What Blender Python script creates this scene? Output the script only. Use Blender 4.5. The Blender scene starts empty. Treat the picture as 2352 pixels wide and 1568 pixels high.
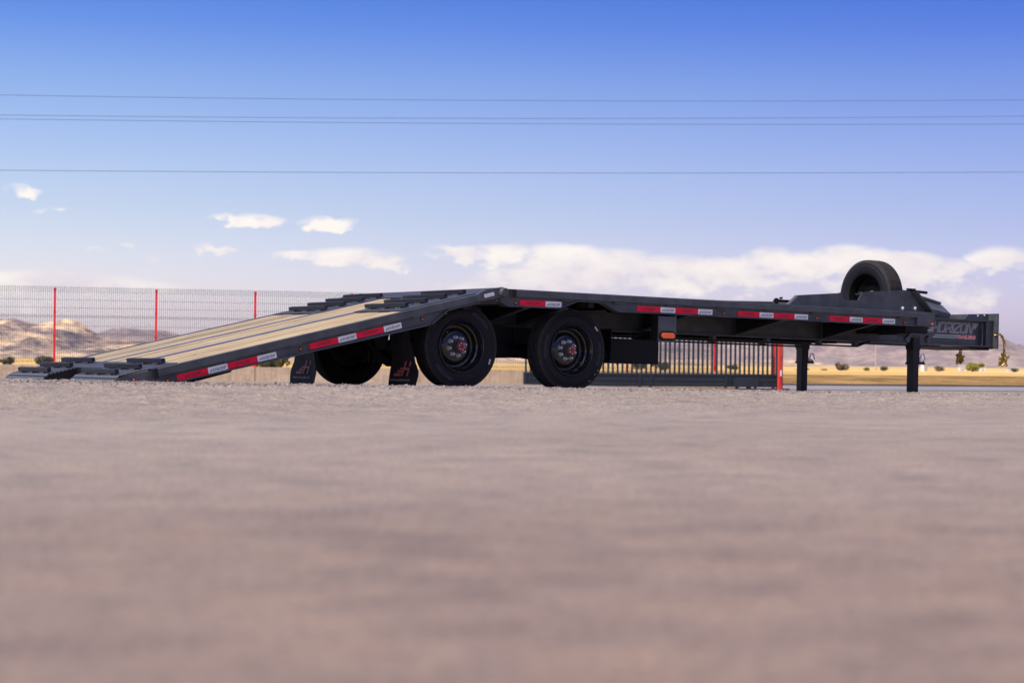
import bpy, math, random
import numpy as np
from mathutils import Matrix, Vector, noise as mnoise
random.seed(7)
rng = np.random.default_rng(7)
S = bpy.context.scene
COL = S.collection
R = math.radians
PI = math.pi

# ------------------------------------------------------------------ camera
TH, ROLL, PITCH = R(33.86), R(0.60), R(0.575)
CAM = Vector((-9.957, -16.13, 0.27))
F0 = Vector((math.sin(TH), math.cos(TH), 0)); R0 = Vector((math.cos(TH), -math.sin(TH), 0)); U0 = Vector((0, 0, 1))
Fv = F0*math.cos(PITCH)+U0*math.sin(PITCH); U1 = U0*math.cos(PITCH)-F0*math.sin(PITCH)
Rv = R0*math.cos(ROLL)+U1*math.sin(ROLL); Uv = U1*math.cos(ROLL)-R0*math.sin(ROLL)
cd = bpy.data.cameras.new('camera'); cam = bpy.data.objects.new('camera', cd); COL.objects.link(cam)
cam.matrix_world = Matrix(((Rv.x, Uv.x, -Fv.x, CAM.x), (Rv.y, Uv.y, -Fv.y, CAM.y), (Rv.z, Uv.z, -Fv.z, CAM.z), (0, 0, 0, 1)))
cd.lens = 70; cd.sensor_width = 36; cd.clip_start = 0.05; cd.clip_end = 60000
cd.dof.use_dof = True; cd.dof.focus_distance = 19.2; cd.dof.aperture_fstop = 3.4
S.camera = cam

def W(a, b, z=0.0):
    """world point from metres to the right (a) and metres ahead (b) of the camera's stand"""
    return Vector((CAM.x+R0.x*a+F0.x*b, CAM.y+R0.y*a+F0.y*b, z))

# ------------------------------------------------------------------ world
SUN_AZ_V = (R0*(-0.80)+F0*(-0.60)).normalized()      # horizontal direction towards the sun
SUN_EL = R(50)
sun_dir = Vector((SUN_AZ_V.x*math.cos(SUN_EL), SUN_AZ_V.y*math.cos(SUN_EL), math.sin(SUN_EL)))
world = bpy.data.worlds.new('World'); S.world = world; world.use_nodes = True
nt = world.node_tree; nt.nodes.clear()
N = nt.nodes.new; L = nt.links.new
def wm(op, a, b=None, c=None, clamp=False):
    n = N('ShaderNodeMath'); n.operation = op; n.use_clamp = clamp
    for i, v in enumerate((a, b, c)):
        if v is None: continue
        if isinstance(v, (int, float)): n.inputs[i].default_value = v
        else: L(v, n.inputs[i])
    return n.outputs[0]
def wdot(v, vec):
    n = N('ShaderNodeVectorMath'); n.operation = 'DOT_PRODUCT'; L(v, n.inputs[0]); n.inputs[1].default_value = vec
    return n.outputs['Value']
sky = N('ShaderNodeTexSky'); sky.sky_type = 'NISHITA'; sky.sun_disc = False
sky.sun_elevation = SUN_EL; sky.sun_rotation = math.atan2(sun_dir.x, sun_dir.y)
sky.air_density = 1.0; sky.dust_density = 0.6; sky.ozone_density = 3.0
tc = N('ShaderNodeTexCoord'); dv = tc.outputs['Generated']
ez = wdot(dv, (0, 0, 1)); fr = wdot(dv, F0); rr = wdot(dv, R0)
az = wm('ARCTAN2', rr, fr)
tint = N('ShaderNodeValToRGB'); L(wm('MAXIMUM', ez, 0.0), tint.inputs[0])
SKYT = [(0.0, (0.66, 0.60, 0.78)), (0.03, (0.60, 0.555, 0.71)), (0.05, (0.535, 0.515, 0.655)), (0.072, (0.460, 0.465, 0.595)), (0.094, (0.415, 0.435, 0.58)), (0.138, (0.285, 0.355, 0.56)), (0.165, (0.165, 0.268, 0.56)), (0.19, (0.095, 0.215, 0.535)), (0.32, (0.10, 0.21, 0.52)), (1.0, (0.22, 0.36, 0.70))]
cr = tint.color_ramp
while len(cr.elements) < len(SKYT): cr.elements.new(0.5)
for e, (p, c) in zip(cr.elements, SKYT): e.position = p; e.color = (*c, 1)
mul = N('ShaderNodeMix'); mul.data_type = 'RGBA'; mul.blend_type = 'MULTIPLY'; mul.inputs[0].default_value = 1
L(sky.outputs[0], mul.inputs[6]); L(tint.outputs[0], mul.inputs[7])
# the sky is paler on the sun's side (left) and deeper, more violet away from it
azr = N('ShaderNodeMapRange'); azr.interpolation_type = 'SMOOTHSTEP'; L(rr, azr.inputs[0]); azr.inputs[1].default_value = -0.42; azr.inputs[2].default_value = 0.42
azt = N('ShaderNodeMix'); azt.data_type = 'RGBA'; L(azr.outputs[0], azt.inputs[0]); azt.inputs[6].default_value = (1.53, 1.37, 1.22, 1); azt.inputs[7].default_value = (0.90, 0.80, 0.97, 1)
mul2 = N('ShaderNodeMix'); mul2.data_type = 'RGBA'; mul2.blend_type = 'MULTIPLY'; mul2.inputs[0].default_value = 1
L(mul.outputs[2], mul2.inputs[6]); L(azt.outputs[2], mul2.inputs[7])
# clouds: soft masses at low elevation, by azimuth from the view heading and height above the horizon
CL = []   # (x px, y px, half-width, half-height) read in display pixels, turned into angles
def cl(x, y, w, h, s=1.0):
    CL.append(((x-1176)/4573.0, (818+0.0105*x-y)/4573.0, w/4573.0, h/4573.0, s))
for q in [(62, 449, 50, 16, .75), (160, 492, 34, 8, .6), (110, 494, 30, 6, .5), (590, 511, 76, 17, .9), (535, 505, 46, 10, .75), (755, 516, 84, 18, .9), (480, 576, 70, 15, .8), (288, 571, 26, 10, .7),
          (216, 578, 24, 9, .7), (345, 598, 20, 7, .5), (815, 594, 122, 27), (690, 588, 60, 16, .9), (905, 604, 45, 17, .9), (90, 652, 180, 30, 1.1), (250, 660, 180, 26, 1.0), (380, 668, 90, 16, .7), (60, 700, 160, 26, .6), (190, 720, 120, 20, .45),
          (1060, 584, 90, 22), (1170, 586, 110, 28), (1310, 602, 140, 46, 1.15), (1420, 614, 120, 46, 1.1), (1290, 642, 230, 36, 1.1), (1090, 655, 90, 16, .7), (970, 654, 40, 12, .5), (1540, 626, 140, 44, 1.1), (1660, 634, 150, 46, 1.1),
          (1760, 606, 80, 42), (1850, 618, 110, 42), (1950, 606, 115, 44, 1.1), (2060, 620, 125, 44, 1.1), (2170, 630, 90, 34), (2270, 606, 80, 36), (2340, 622, 60, 24), (1700, 668, 150, 20, .6), (2010, 655, 200, 20, .7), (2200, 690, 120, 40, .62), (2100, 720, 140, 25, .45), (740, 665, 40, 10, .4), (2390, 640, 90, 26)]:
    cl(*q)
nz = N('ShaderNodeTexNoise'); nz.noise_dimensions = '3D'
cmb = N('ShaderNodeCombineXYZ'); L(az, cmb.inputs[0]); L(wm('MULTIPLY', ez, 1.9), cmb.inputs[1]); cmb.inputs[2].default_value = 3.1
L(cmb.outputs[0], nz.inputs['Vector']); nz.inputs['Scale'].default_value = 62; nz.inputs['Detail'].default_value = 9; nz.inputs['Roughness'].default_value = 0.62
nfine = wm('SUBTRACT', nz.outputs['Fac'], 0.5)
nz3 = N('ShaderNodeTexNoise'); L(cmb.outputs[0], nz3.inputs['Vector']); nz3.inputs['Scale'].default_value = 22; nz3.inputs['Detail'].default_value = 5
nb = wm('SUBTRACT', nz3.outputs['Fac'], 0.5)
wz = wm('MULTIPLY_ADD', nfine, 0.015, ez); waz = wm('MULTIPLY_ADD', nb, 0.03, az)
acc = None
for (a0, e0, w, h, s) in CL:
    dx = wm('MULTIPLY', wm('SUBTRACT', waz, a0), 1/w)
    dy = wm('MULTIPLY', wm('SUBTRACT', wz, e0), 1/h)
    d2 = wm('ADD', wm('MULTIPLY', dx, dx), wm('MULTIPLY', dy, dy))
    v = wm('MULTIPLY', wm('MAXIMUM', wm('SUBTRACT', 1.35, d2), 0.0), s)
    acc = v if acc is None else wm('MAXIMUM', acc, v)
# further banks of the same kind all round the horizon outside this stretch
band = wm('MULTIPLY', wm('SUBTRACT', 1.0, wm('ABSOLUTE', wm('MULTIPLY', wm('SUBTRACT', ez, 0.05), 22))), 1.0, clamp=True)
outside = wm('GREATER_THAN', wm('ABSOLUTE', az), 0.30)
nz4 = N('ShaderNodeTexNoise'); L(dv, nz4.inputs['Vector']); nz4.inputs['Scale'].default_value = 3.2; nz4.inputs['Detail'].default_value = 6
high = wm('MULTIPLY', wm('MULTIPLY', wm('SUBTRACT', ez, 0.24), 6.0, clamp=True), wm('MULTIPLY', wm('MAXIMUM', wm('SUBTRACT', nz4.outputs['Fac'], 0.44), 0.0), 9.0))  # unseen clouds higher up, added to raise the fill light
gen = wm('MAXIMUM', high, wm('MULTIPLY', wm('MULTIPLY', band, outside), wm('MULTIPLY', wm('MAXIMUM', nb, 0.0), 9.0)))
acc = wm('MAXIMUM', acc, gen)
dens = wm('ADD', acc, wm('MULTIPLY', wm('MULTIPLY', nfine, 3.2), wm('MULTIPLY', acc, 2.2, clamp=True)))
mr = N('ShaderNodeMapRange'); mr.interpolation_type = 'SMOOTHSTEP'; L(dens, mr.inputs[0]); mr.inputs[1].default_value = 0.22; mr.inputs[2].default_value = 1.22
mask = wm('MULTIPLY', mr.outputs[0], 0.93)
# broken shading inside the clouds: lit tops, mauve-grey bases
cshade = N('ShaderNodeMapRange'); L(wm('ADD', wm('MULTIPLY', nb, 1.1), wm('ADD', wm('MULTIPLY', nfine, 0.9), wm('MULTIPLY', ez, 6.0))), cshade.inputs[0])
cshade.inputs[1].default_value = 0.02; cshade.inputs[2].default_value = 0.50
cc = N('ShaderNodeMix'); cc.data_type = 'RGBA'; L(cshade.outputs[0], cc.inputs[0])
cc.inputs[6].default_value = (3.95, 3.55, 3.75, 1); cc.inputs[7].default_value = (5.0, 4.65, 4.25, 1)
mixc = N('ShaderNodeMix'); mixc.data_type = 'RGBA'; L(mask, mixc.inputs[0]); L(mul2.outputs[2], mixc.inputs[6]); L(cc.outputs[2], mixc.inputs[7])
bg = N('ShaderNodeBackground'); bg.inputs[1].default_value = 0.14; L(mixc.outputs[2], bg.inputs[0])
wo = N('ShaderNodeOutputWorld'); L(bg.outputs[0], wo.inputs[0])
world.cycles.sampling_method = 'MANUAL'; world.cycles.sample_map_resolution = 512

sl = bpy.data.lights.new('sun', 'SUN'); sl.energy = 2.9; sl.angle = R(0.53); sl.color = (1.0, 0.90, 0.76)
sun = bpy.data.objects.new('sun', sl); COL.objects.link(sun)
sun.rotation_euler = sun_dir.to_track_quat('Z', 'Y').to_euler()
S.view_settings.view_transform = 'Standard'; S.view_settings.look = 'None'; S.view_settings.gamma = 1; S.view_settings.exposure = 0.7
S.view_settings.use_curve_mapping = False

# ------------------------------------------------------------------ materials
def mat(name, col, rough=0.5, metal=0.0, spec=0.5, var=0.0, vscale=8.0, bump=0.0, bscale=200.0, coat=0.0, emis=None):
    m = bpy.data.materials.new(name); m.use_nodes = True
    t = m.node_tree; p = t.nodes['Principled BSDF']
    p.inputs['Base Color'].default_value = (*col, 1); p.inputs['Roughness'].default_value = rough
    p.inputs['Metallic'].default_value = metal; p.inputs['Specular IOR Level'].default_value = spec
    p.inputs['Coat Weight'].default_value = coat; p.inputs['Coat Roughness'].default_value = 0.08
    if emis: p.inputs['Emission Color'].default_value = (*emis[0], 1); p.inputs['Emission Strength'].default_value = emis[1]
    tcn = t.nodes.new('ShaderNodeTexCoord')
    if var:
        n = t.nodes.new('ShaderNodeTexNoise'); n.inputs['Scale'].default_value = vscale; n.inputs['Detail'].default_value = 6; t.links.new(tcn.outputs['Object'], n.inputs['Vector'])
        r = t.nodes.new('ShaderNodeValToRGB'); r.color_ramp.elements[0].position = 0.3; r.color_ramp.elements[1].position = 0.7
        r.color_ramp.elements[0].color = tuple(c*(1-var) for c in col)+(1,); r.color_ramp.elements[1].color = tuple(min(1, c*(1+var)) for c in col)+(1,)
        t.links.new(n.outputs['Fac'], r.inputs[0]); t.links.new(r.outputs[0], p.inputs['Base Color'])
        rr_ = t.nodes.new('ShaderNodeMapRange'); rr_.inputs[3].default_value = max(0.05, rough-0.12); rr_.inputs[4].default_value = min(1, rough+0.12)
        t.links.new(n.outputs['Fac'], rr_.inputs[0]); t.links.new(rr_.outputs[0], p.inputs['Roughness'])
    if bump:
        n = t.nodes.new('ShaderNodeTexNoise'); n.inputs['Scale'].default_value = bscale; n.inputs['Detail'].default_value = 3; t.links.new(tcn.outputs['Object'], n.inputs['Vector'])
        b = t.nodes.new('ShaderNodeBump'); b.inputs['Strength'].default_value = bump; b.inputs['Distance'].default_value = 0.002
        t.links.new(n.outputs['Fac'], b.inputs['Height']); t.links.new(b.outputs[0], p.inputs['Normal'])
    return m
M = {}
M['paint'] = mat('dark_grey_paint', (0.066, 0.072, 0.084), 0.45, spec=0.4, var=0.30, vscale=7, bump=1.0, bscale=140)
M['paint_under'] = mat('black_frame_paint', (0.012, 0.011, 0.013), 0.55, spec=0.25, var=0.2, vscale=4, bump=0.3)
M['cleat'] = mat('cleat_paint', (0.015, 0.017, 0.026), 0.5, spec=0.35, var=0.25, vscale=9, bump=0.4)
M['rubber'] = mat('tyre_rubber', (0.0075, 0.0075, 0.012), 0.62, spec=0.22, var=0.25, vscale=14, bump=0.4, bscale=160)
M['rubber_mark'] = mat('tyre_lettering', (0.020, 0.020, 0.027), 0.35)
M['tread'] = mat('tyre_tread_rubber', (0.032, 0.029, 0.029), 0.85, spec=0.2, var=0.35, vscale=25, bump=0.5, bscale=160)
M['gloss'] = mat('gloss_black_rim', (0.007, 0.007, 0.009), 0.20, coat=0.25)
M['hub'] = mat('hub_grey', (0.06, 0.055, 0.055), 0.5, var=0.2)
M['chrome'] = mat('zinc_nut', (0.85, 0.88, 0.94), 0.35, metal=0.45)
M['redcap'] = mat('red_ring', (0.62, 0.01, 0.04), 0.35)
M['red_tape'] = mat('red_reflective_tape', (0.95, 0.006, 0.045), 0.45, spec=0.25, var=0.08, vscale=30)
M['white_tape'] = mat('white_reflective_tape', (0.86, 0.88, 0.90), 0.28, var=0.03, vscale=30)
M['ink'] = mat('black_ink', (0.012, 0.012, 0.018), 0.45)
M['white'] = mat('white_print', (0.86, 0.86, 0.88), 0.5)
M['red_print'] = mat('red_print', (0.95, 0.06, 0.03), 0.5)
M['green_print'] = mat('green_print', (0.10, 0.22, 0.17), 0.5)
M['blue_print'] = mat('blue_print', (0.05, 0.12, 0.5), 0.5)
M['yellow'] = mat('yellow_print', (0.75, 0.48, 0.03), 0.5)
M['flap'] = mat('mudflap_rubber', (0.004, 0.004, 0.010), 0.55, spec=0.14, var=0.2, vscale=8)
M['flaplogo'] = mat('mudflap_red_print', (0.46, 0.09, 0.08), 0.55)
M['amber'] = mat('amber_lens', (0.95, 0.13, 0.0), 0.12, coat=0.6)
M['redlens'] = mat('red_lens', (0.5, 0.02, 0.01), 0.15, coat=0.5)
M['blackpl'] = mat('black_plastic', (0.005, 0.005, 0.006), 0.45, spec=0.2)
M['gold'] = mat('yellow_zinc_chain', (0.62, 0.42, 0.13), 0.32, metal=1, var=0.25, vscale=30)
M['jack'] = mat('jack_black', (0.006, 0.006, 0.012), 0.4, spec=0.3, var=0.3, vscale=12, bump=0.3)
M['redpost'] = mat('red_post_paint', (0.90, 0.030, 0.040), 0.42, var=0.08, vscale=3)
M['orangepost'] = mat('orange_red_post_paint', (0.74, 0.060, 0.036), 0.42, var=0.08, vscale=3)
M['wire'] = mat('fence_wire', (0.035, 0.04, 0.06), 0.6)
M['gate'] = mat('gate_paint', (0.020, 0.027, 0.035), 0.5, var=0.15, vscale=3)
M['cable'] = mat('overhead_cable', (0.13, 0.22, 0.38), 0.7)
M['pole'] = mat('pale_pole', (0.46, 0.41, 0.38), 0.8)
M['whitewall'] = mat('white_render', (0.75, 0.74, 0.70), 0.8, var=0.06, vscale=1)
M['shedroof'] = mat('shed_roof', (0.42, 0.40, 0.40), 0.7)
M['label'] = mat('grey_label', (0.35, 0.35, 0.36), 0.4)
M['bark'] = mat('bark', (0.10, 0.075, 0.05), 0.9)

def nodes_mat(name):
    m = bpy.data.materials.new(name); m.use_nodes = True
    t = m.node_tree; return m, t, t.nodes['Principled BSDF']
def tn(t, ty, **kw):
    n = t.nodes.new(ty)
    for k, v in kw.items():
        if k.startswith('i_'): n.inputs[k[2:].replace('_', ' ')].default_value = v
        else: setattr(n, k, v)
    return n
def ramp(t, fac, stops):
    r = t.nodes.new('ShaderNodeValToRGB'); c = r.color_ramp
    while len(c.elements) < len(stops): c.elements.new(0.5)
    for e, (p, q) in zip(c.elements, stops): e.position = p; e.color = (*q, 1)
    t.links.new(fac, r.inputs[0]); return r.outputs[0]
def noise(t, vec, scale, detail=5, rough=0.55):
    n = tn(t, 'ShaderNodeTexNoise'); n.inputs['Scale'].default_value = scale; n.inputs['Detail'].default_value = detail; n.inputs['Roughness'].default_value = rough
    t.links.new(vec, n.inputs['Vector']); return n.outputs['Fac']
def mixc_(t, a, b, f, bt='MIX'):
    n = t.nodes.new('ShaderNodeMix'); n.data_type = 'RGBA'; n.blend_type = bt
    for s, v in ((0, f), (6, a), (7, b)):
        if isinstance(v, tuple): n.inputs[s].default_value = (*v, 1)
        elif isinstance(v, (int, float)): n.inputs[s].default_value = v
        else: t.links.new(v, n.inputs[s])
    return n.outputs[2]
def mapping(t, scale):
    c = t.nodes.new('ShaderNodeTexCoord'); m = t.nodes.new('ShaderNodeMapping'); m.inputs['Scale'].default_value = scale
    t.links.new(c.outputs['Object'], m.inputs['Vector']); return m.outputs[0]

# wood: long grain, knots, dark splits, every plank its own tone
m, t, p = nodes_mat('pine_plank'); M['wood'] = m
oi = t.nodes.new('ShaderNodeObjectInfo')
c = t.nodes.new('ShaderNodeTexCoord'); ad = t.nodes.new('ShaderNodeVectorMath'); ad.operation = 'ADD'; t.links.new(c.outputs['Object'], ad.inputs[0])
cx = t.nodes.new('ShaderNodeCombineXYZ'); mm = t.nodes.new('ShaderNodeMath'); mm.operation = 'MULTIPLY'; mm.inputs[1].default_value = 37; t.links.new(oi.outputs['Random'], mm.inputs[0])
t.links.new(mm.outputs[0], cx.inputs[0]); t.links.new(mm.outputs[0], cx.inputs[2]); t.links.new(cx.outputs[0], ad.inputs[1])
mp = t.nodes.new('ShaderNodeMapping'); mp.inputs['Scale'].default_value = (0.9, 17, 10); t.links.new(ad.outputs[0], mp.inputs['Vector'])
g1 = noise(t, mp.outputs[0], 2.2, 7, 0.6)
base = ramp(t, g1, [(0.30, (0.19, 0.13, 0.07)), (0.41, (0.38, 0.30, 0.175)), (0.54, (0.47, 0.39, 0.25)), (0.72, (0.57, 0.485, 0.33))])
mp2 = t.nodes.new('ShaderNodeMapping'); mp2.inputs['Scale'].default_value = (2.6, 30, 8); t.links.new(ad.outputs[0], mp2.inputs['Vector'])
g2 = noise(t, mp2.outputs[0], 2.0, 3, 0.5)
spl = ramp(t, g2, [(0.63, (1, 1, 1)), (0.68, (0.30, 0.22, 0.14))])
g3 = noise(t, ad.outputs[0], 1.3, 3, 0.5)
gr = ramp(t, g3, [(0.35, (0.86, 0.84, 0.82)), (0.65, (1.05, 1.0, 0.95))])
cA = mixc_(t, base, spl, 0.85, 'MULTIPLY'); cB = mixc_(t, cA, gr, 1.0, 'MULTIPLY')
tone = ramp(t, oi.outputs['Random'], [(0.0, (0.76, 0.76, 0.83)), (0.5, (0.88, 0.85, 0.86)), (1.0, (0.97, 0.93, 0.88))])
cC = mixc_(t, cB, tone, 1.0, 'MULTIPLY'); t.links.new(cC, p.inputs['Base Color']); p.inputs['Roughness'].default_value = 0.75
bn = t.nodes.new('ShaderNodeBump'); bn.inputs['Distance'].default_value = 0.004; bn.inputs['Strength'].default_value = 0.5; t.links.new(g1, bn.inputs['Height']); t.links.new(bn.outputs[0], p.inputs['Normal'])

# chequer plate: raised lozenges in two directions
m, t, p = nodes_mat('chequer_plate'); M['plate'] = m
c = t.nodes.new('ShaderNodeTexCoord'); sp = t.nodes.new('ShaderNodeSeparateXYZ'); t.links.new(c.outputs['Object'], sp.inputs[0])
def tm(t, op, a, b=None):
    n = t.nodes.new('ShaderNodeMath'); n.operation = op
    for i, v in enumerate((a, b)):
        if v is None: continue
        if isinstance(v, (int, float)): n.inputs[i].default_value = v
        else: t.links.new(v, n.inputs[i])
    return n.outputs[0]
ua = tm(t, 'MULTIPLY', tm(t, 'ADD', sp.outputs[0], sp.outputs[1]), 88.0); ub = tm(t, 'MULTIPLY', tm(t, 'SUBTRACT', sp.outputs[0], sp.outputs[1]), 88.0)
pr = tm(t, 'MULTIPLY', tm(t, 'SINE', ua), tm(t, 'SINE', ub)); rs = tm(t, 'GREATER_THAN', pr, 0.25)
pc = mixc_(t, (0.008, 0.009, 0.016), (0.13, 0.145, 0.20), rs); t.links.new(pc, p.inputs['Base Color'])
p.inputs['Roughness'].default_value = 0.55; p.inputs['Metallic'].default_value = 0.2
bn = t.nodes.new('ShaderNodeBump'); bn.inputs['Distance'].default_value = 0.004; bn.inputs['Strength'].default_value = 1.0; t.links.new(pr, bn.inputs['Height']); t.links.new(bn.outputs[0], p.inputs['Normal'])

# worn pale asphalt / compacted grit
m, t, p = nodes_mat('lot_surface'); M['lot'] = m
v = mapping(t, (1, 1, 1))
n1 = noise(t, v, 0.35, 4); n2 = noise(t, v, 3.5, 6, 0.65); n3 = noise(t, v, 70, 3, 0.6)
ca = ramp(t, n1, [(0.3, (0.275, 0.234, 0.206)), (0.7, (0.325, 0.281, 0.248))])
cb = ramp(t, n2, [(0.34, (0.80, 0.80, 0.83)), (0.5, (1, 1, 1)), (0.66, (1.12, 1.07, 1.01))])
n5 = noise(t, v, 15, 3, 0.6); n6 = noise(t, v, 5.5, 2, 0.5)
agg = mixc_(t, ramp(t, n5, [(0.34, (0.62, 0.61, 0.66)), (0.48, (0.98, 0.97, 0.97)), (0.62, (1.18, 1.15, 1.10))]), ramp(t, n6, [(0.36, (0.80, 0.78, 0.80)), (0.60, (1.12, 1.09, 1.06))]), 1.0, 'MULTIPLY')
ca = mixc_(t, ca, agg, 0.36, 'MULTIPLY')
c3 = ramp(t, n3, [(0.30, (0.45, 0.43, 0.47)), (0.47, (0.95, 0.94, 0.95)), (0.62, (1.15, 1.12, 1.08)), (0.72, (1.7, 1.6, 1.5))])
yv = t.nodes.new('ShaderNodeSeparateXYZ'); t.links.new(v, yv.inputs[0]); yr = t.nodes.new('ShaderNodeMapRange'); t.links.new(tm(t, 'ADD', yv.outputs[1], tm(t, 'MULTIPLY', n1, 2.0)), yr.inputs[0]); yr.inputs[1].default_value = -13.8; yr.inputs[2].default_value = -8.5
near_tone = ramp(t, yr.outputs[0], [(0.0, (0.80, 0.70, 0.67)), (0.35, (0.92, 0.87, 0.86)), (1.0, (1.0, 1.0, 1.0))])     # browner ground towards the camera, with vignette darkening painted in
t.links.new(mixc_(t, mixc_(t, mixc_(t, ca, cb, 1.0, 'MULTIPLY'), c3, 1.0, 'MULTIPLY'), near_tone, 1.0, 'MULTIPLY'), p.inputs['Base Color']); p.inputs['Roughness'].default_value = 0.92
p.inputs['Specular IOR Level'].default_value = 0.25
bn = t.nodes.new('ShaderNodeBump'); bn.inputs['Distance'].default_value = 0.004; bn.inputs['Strength'].default_value = 0.6; t.links.new(n3, bn.inputs['Height']); t.links.new(bn.outputs[0], p.inputs['Normal'])
m, t, p = nodes_mat('grit_stone'); M['stone'] = m
oi = t.nodes.new('ShaderNodeNewGeometry')
t.links.new(ramp(t, oi.outputs['Random Per Island'], [(0.0, (0.11, 0.09, 0.10)), (0.3, (0.20, 0.16, 0.15)), (0.8, (0.30, 0.25, 0.23)), (1.0, (0.44, 0.38, 0.34))]), p.inputs['Base Color']); p.inputs['Roughness'].default_value = 0.9

# road, kerb, wall, field, hills
M['road'] = mat('road_asphalt', (0.27, 0.25, 0.27), 0.9, spec=0.1, var=0.12, vscale=0.6)
M['kerb'] = mat('kerb_dark', (0.05, 0.055, 0.07), 0.8, var=0.2, vscale=2)
m, t, p = nodes_mat('concrete_wall'); M['wall'] = m
v = mapping(t, (1, 1, 1)); vs = mapping(t, (7, 7, 0.8))
n1 = noise(t, v, 0.5, 4); n2 = noise(t, vs, 1.4, 4, 0.6); n3 = noise(t, v, 5, 5, 0.65)
ca = ramp(t, n1, [(0.3, (0.66, 0.49, 0.32)), (0.7, (0.80, 0.62, 0.43))])
cb = ramp(t, n2, [(0.35, (0.80, 0.78, 0.77)), (0.6, (1, 1, 1))]); c3 = ramp(t, n3, [(0.35, (0.80, 0.78, 0.76)), (0.6, (1.06, 1.06, 1.06))])
t.links.new(mixc_(t, mixc_(t, ca, cb, 1.0, 'MULTIPLY'), c3, 1.0, 'MULTIPLY'), p.inputs['Base Color']); p.inputs['Roughness'].default_value = 0.9
m, t, p = nodes_mat('dry_grass_field'); M['field'] = m
v = mapping(t, (1, 1, 1)); n1 = noise(t, v, 0.018, 5, 0.6); n2 = noise(t, v, 0.22, 5, 0.65)
ca = ramp(t, n1, [(0.36, (0.54, 0.34, 0.12)), (0.50, (0.80, 0.53, 0.21)), (0.66, (0.88, 0.66, 0.36))])
cb = ramp(t, n2, [(0.34, (0.62, 0.62, 0.55)), (0.55, (1, 1, 1))])
t.links.new(mixc_(t, ca, cb, 1.0, 'MULTIPLY'), p.inputs['Base Color']); p.inputs['Roughness'].default_value = 1; p.inputs['Specular IOR Level'].default_value = 0
m, t, p = nodes_mat('brown_verge_grass'); M['verge'] = m
v = mapping(t, (1, 1, 1)); n1 = noise(t, v, 0.35, 5, 0.65); n2 = noise(t, v, 3.0, 4, 0.6)
ca = ramp(t, n1, [(0.35, (0.19, 0.115, 0.05)), (0.55, (0.34, 0.21, 0.09)), (0.7, (0.46, 0.30, 0.13))]); cb = ramp(t, n2, [(0.3, (0.65, 0.65, 0.6)), (0.6, (1.1, 1.1, 1.1))])
t.links.new(mixc_(t, ca, cb, 1.0, 'MULTIPLY'), p.inputs['Base Color']); p.inputs['Roughness'].default_value = 1; p.inputs['Specular IOR Level'].default_value = 0
def hillmat(name, stops, contrast):
    m, t, p = nodes_mat(name)
    v = mapping(t, (1, 1, 3.0)); n1 = noise(t, v, 0.010, 6, 0.62); n2 = noise(t, v, 0.055, 5, 0.7)
    ca = ramp(t, n1, stops); cb = ramp(t, n2, [(0.42, contrast), (0.54, (1, 1, 1)), (0.7, (1.15, 1.12, 1.05))])
    t.links.new(mixc_(t, ca, cb, 1.0, 'MULTIPLY'), p.inputs['Base Color']); p.inputs['Roughness'].default_value = 1; p.inputs['Specular IOR Level'].default_value = 0; return m
M['hill'] = hillmat('hill_scrub_rock', [(0.38, (0.26, 0.20, 0.19)), (0.46, (0.48, 0.35, 0.27)), (0.56, (0.95, 0.68, 0.40))], (0.34, 0.34, 0.40))
M['hill_far'] = hillmat('far_hill_scrub', [(0.38, (0.24, 0.185, 0.185)), (0.50, (0.34, 0.26, 0.235)), (0.64, (0.46, 0.345, 0.29))], (0.70, 0.68, 0.70))
def leafmat(name, c1, c2):
    m, t, p = nodes_mat(name); g = t.nodes.new('ShaderNodeNewGeometry')
    t.links.new(ramp(t, g.outputs['Random Per Island'], [(0, c1), (1, c2)]), p.inputs['Base Color']); p.inputs['Roughness'].default_value = 0.8; return m
M['leaf_dark'] = leafmat('dark_leaves', (0.045, 0.055, 0.025), (0.12, 0.12, 0.05))
M['leaf_yel'] = leafmat('yellow_green_leaves', (0.16, 0.17, 0.03), (0.38, 0.34, 0.05))
M['leaf_brown'] = leafmat('brown_leaves', (0.10, 0.07, 0.045), (0.2, 0.14, 0.08))
M['leaf_green'] = leafmat('bright_green_leaves', (0.08, 0.22, 0.05), (0.18, 0.38, 0.08))

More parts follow.
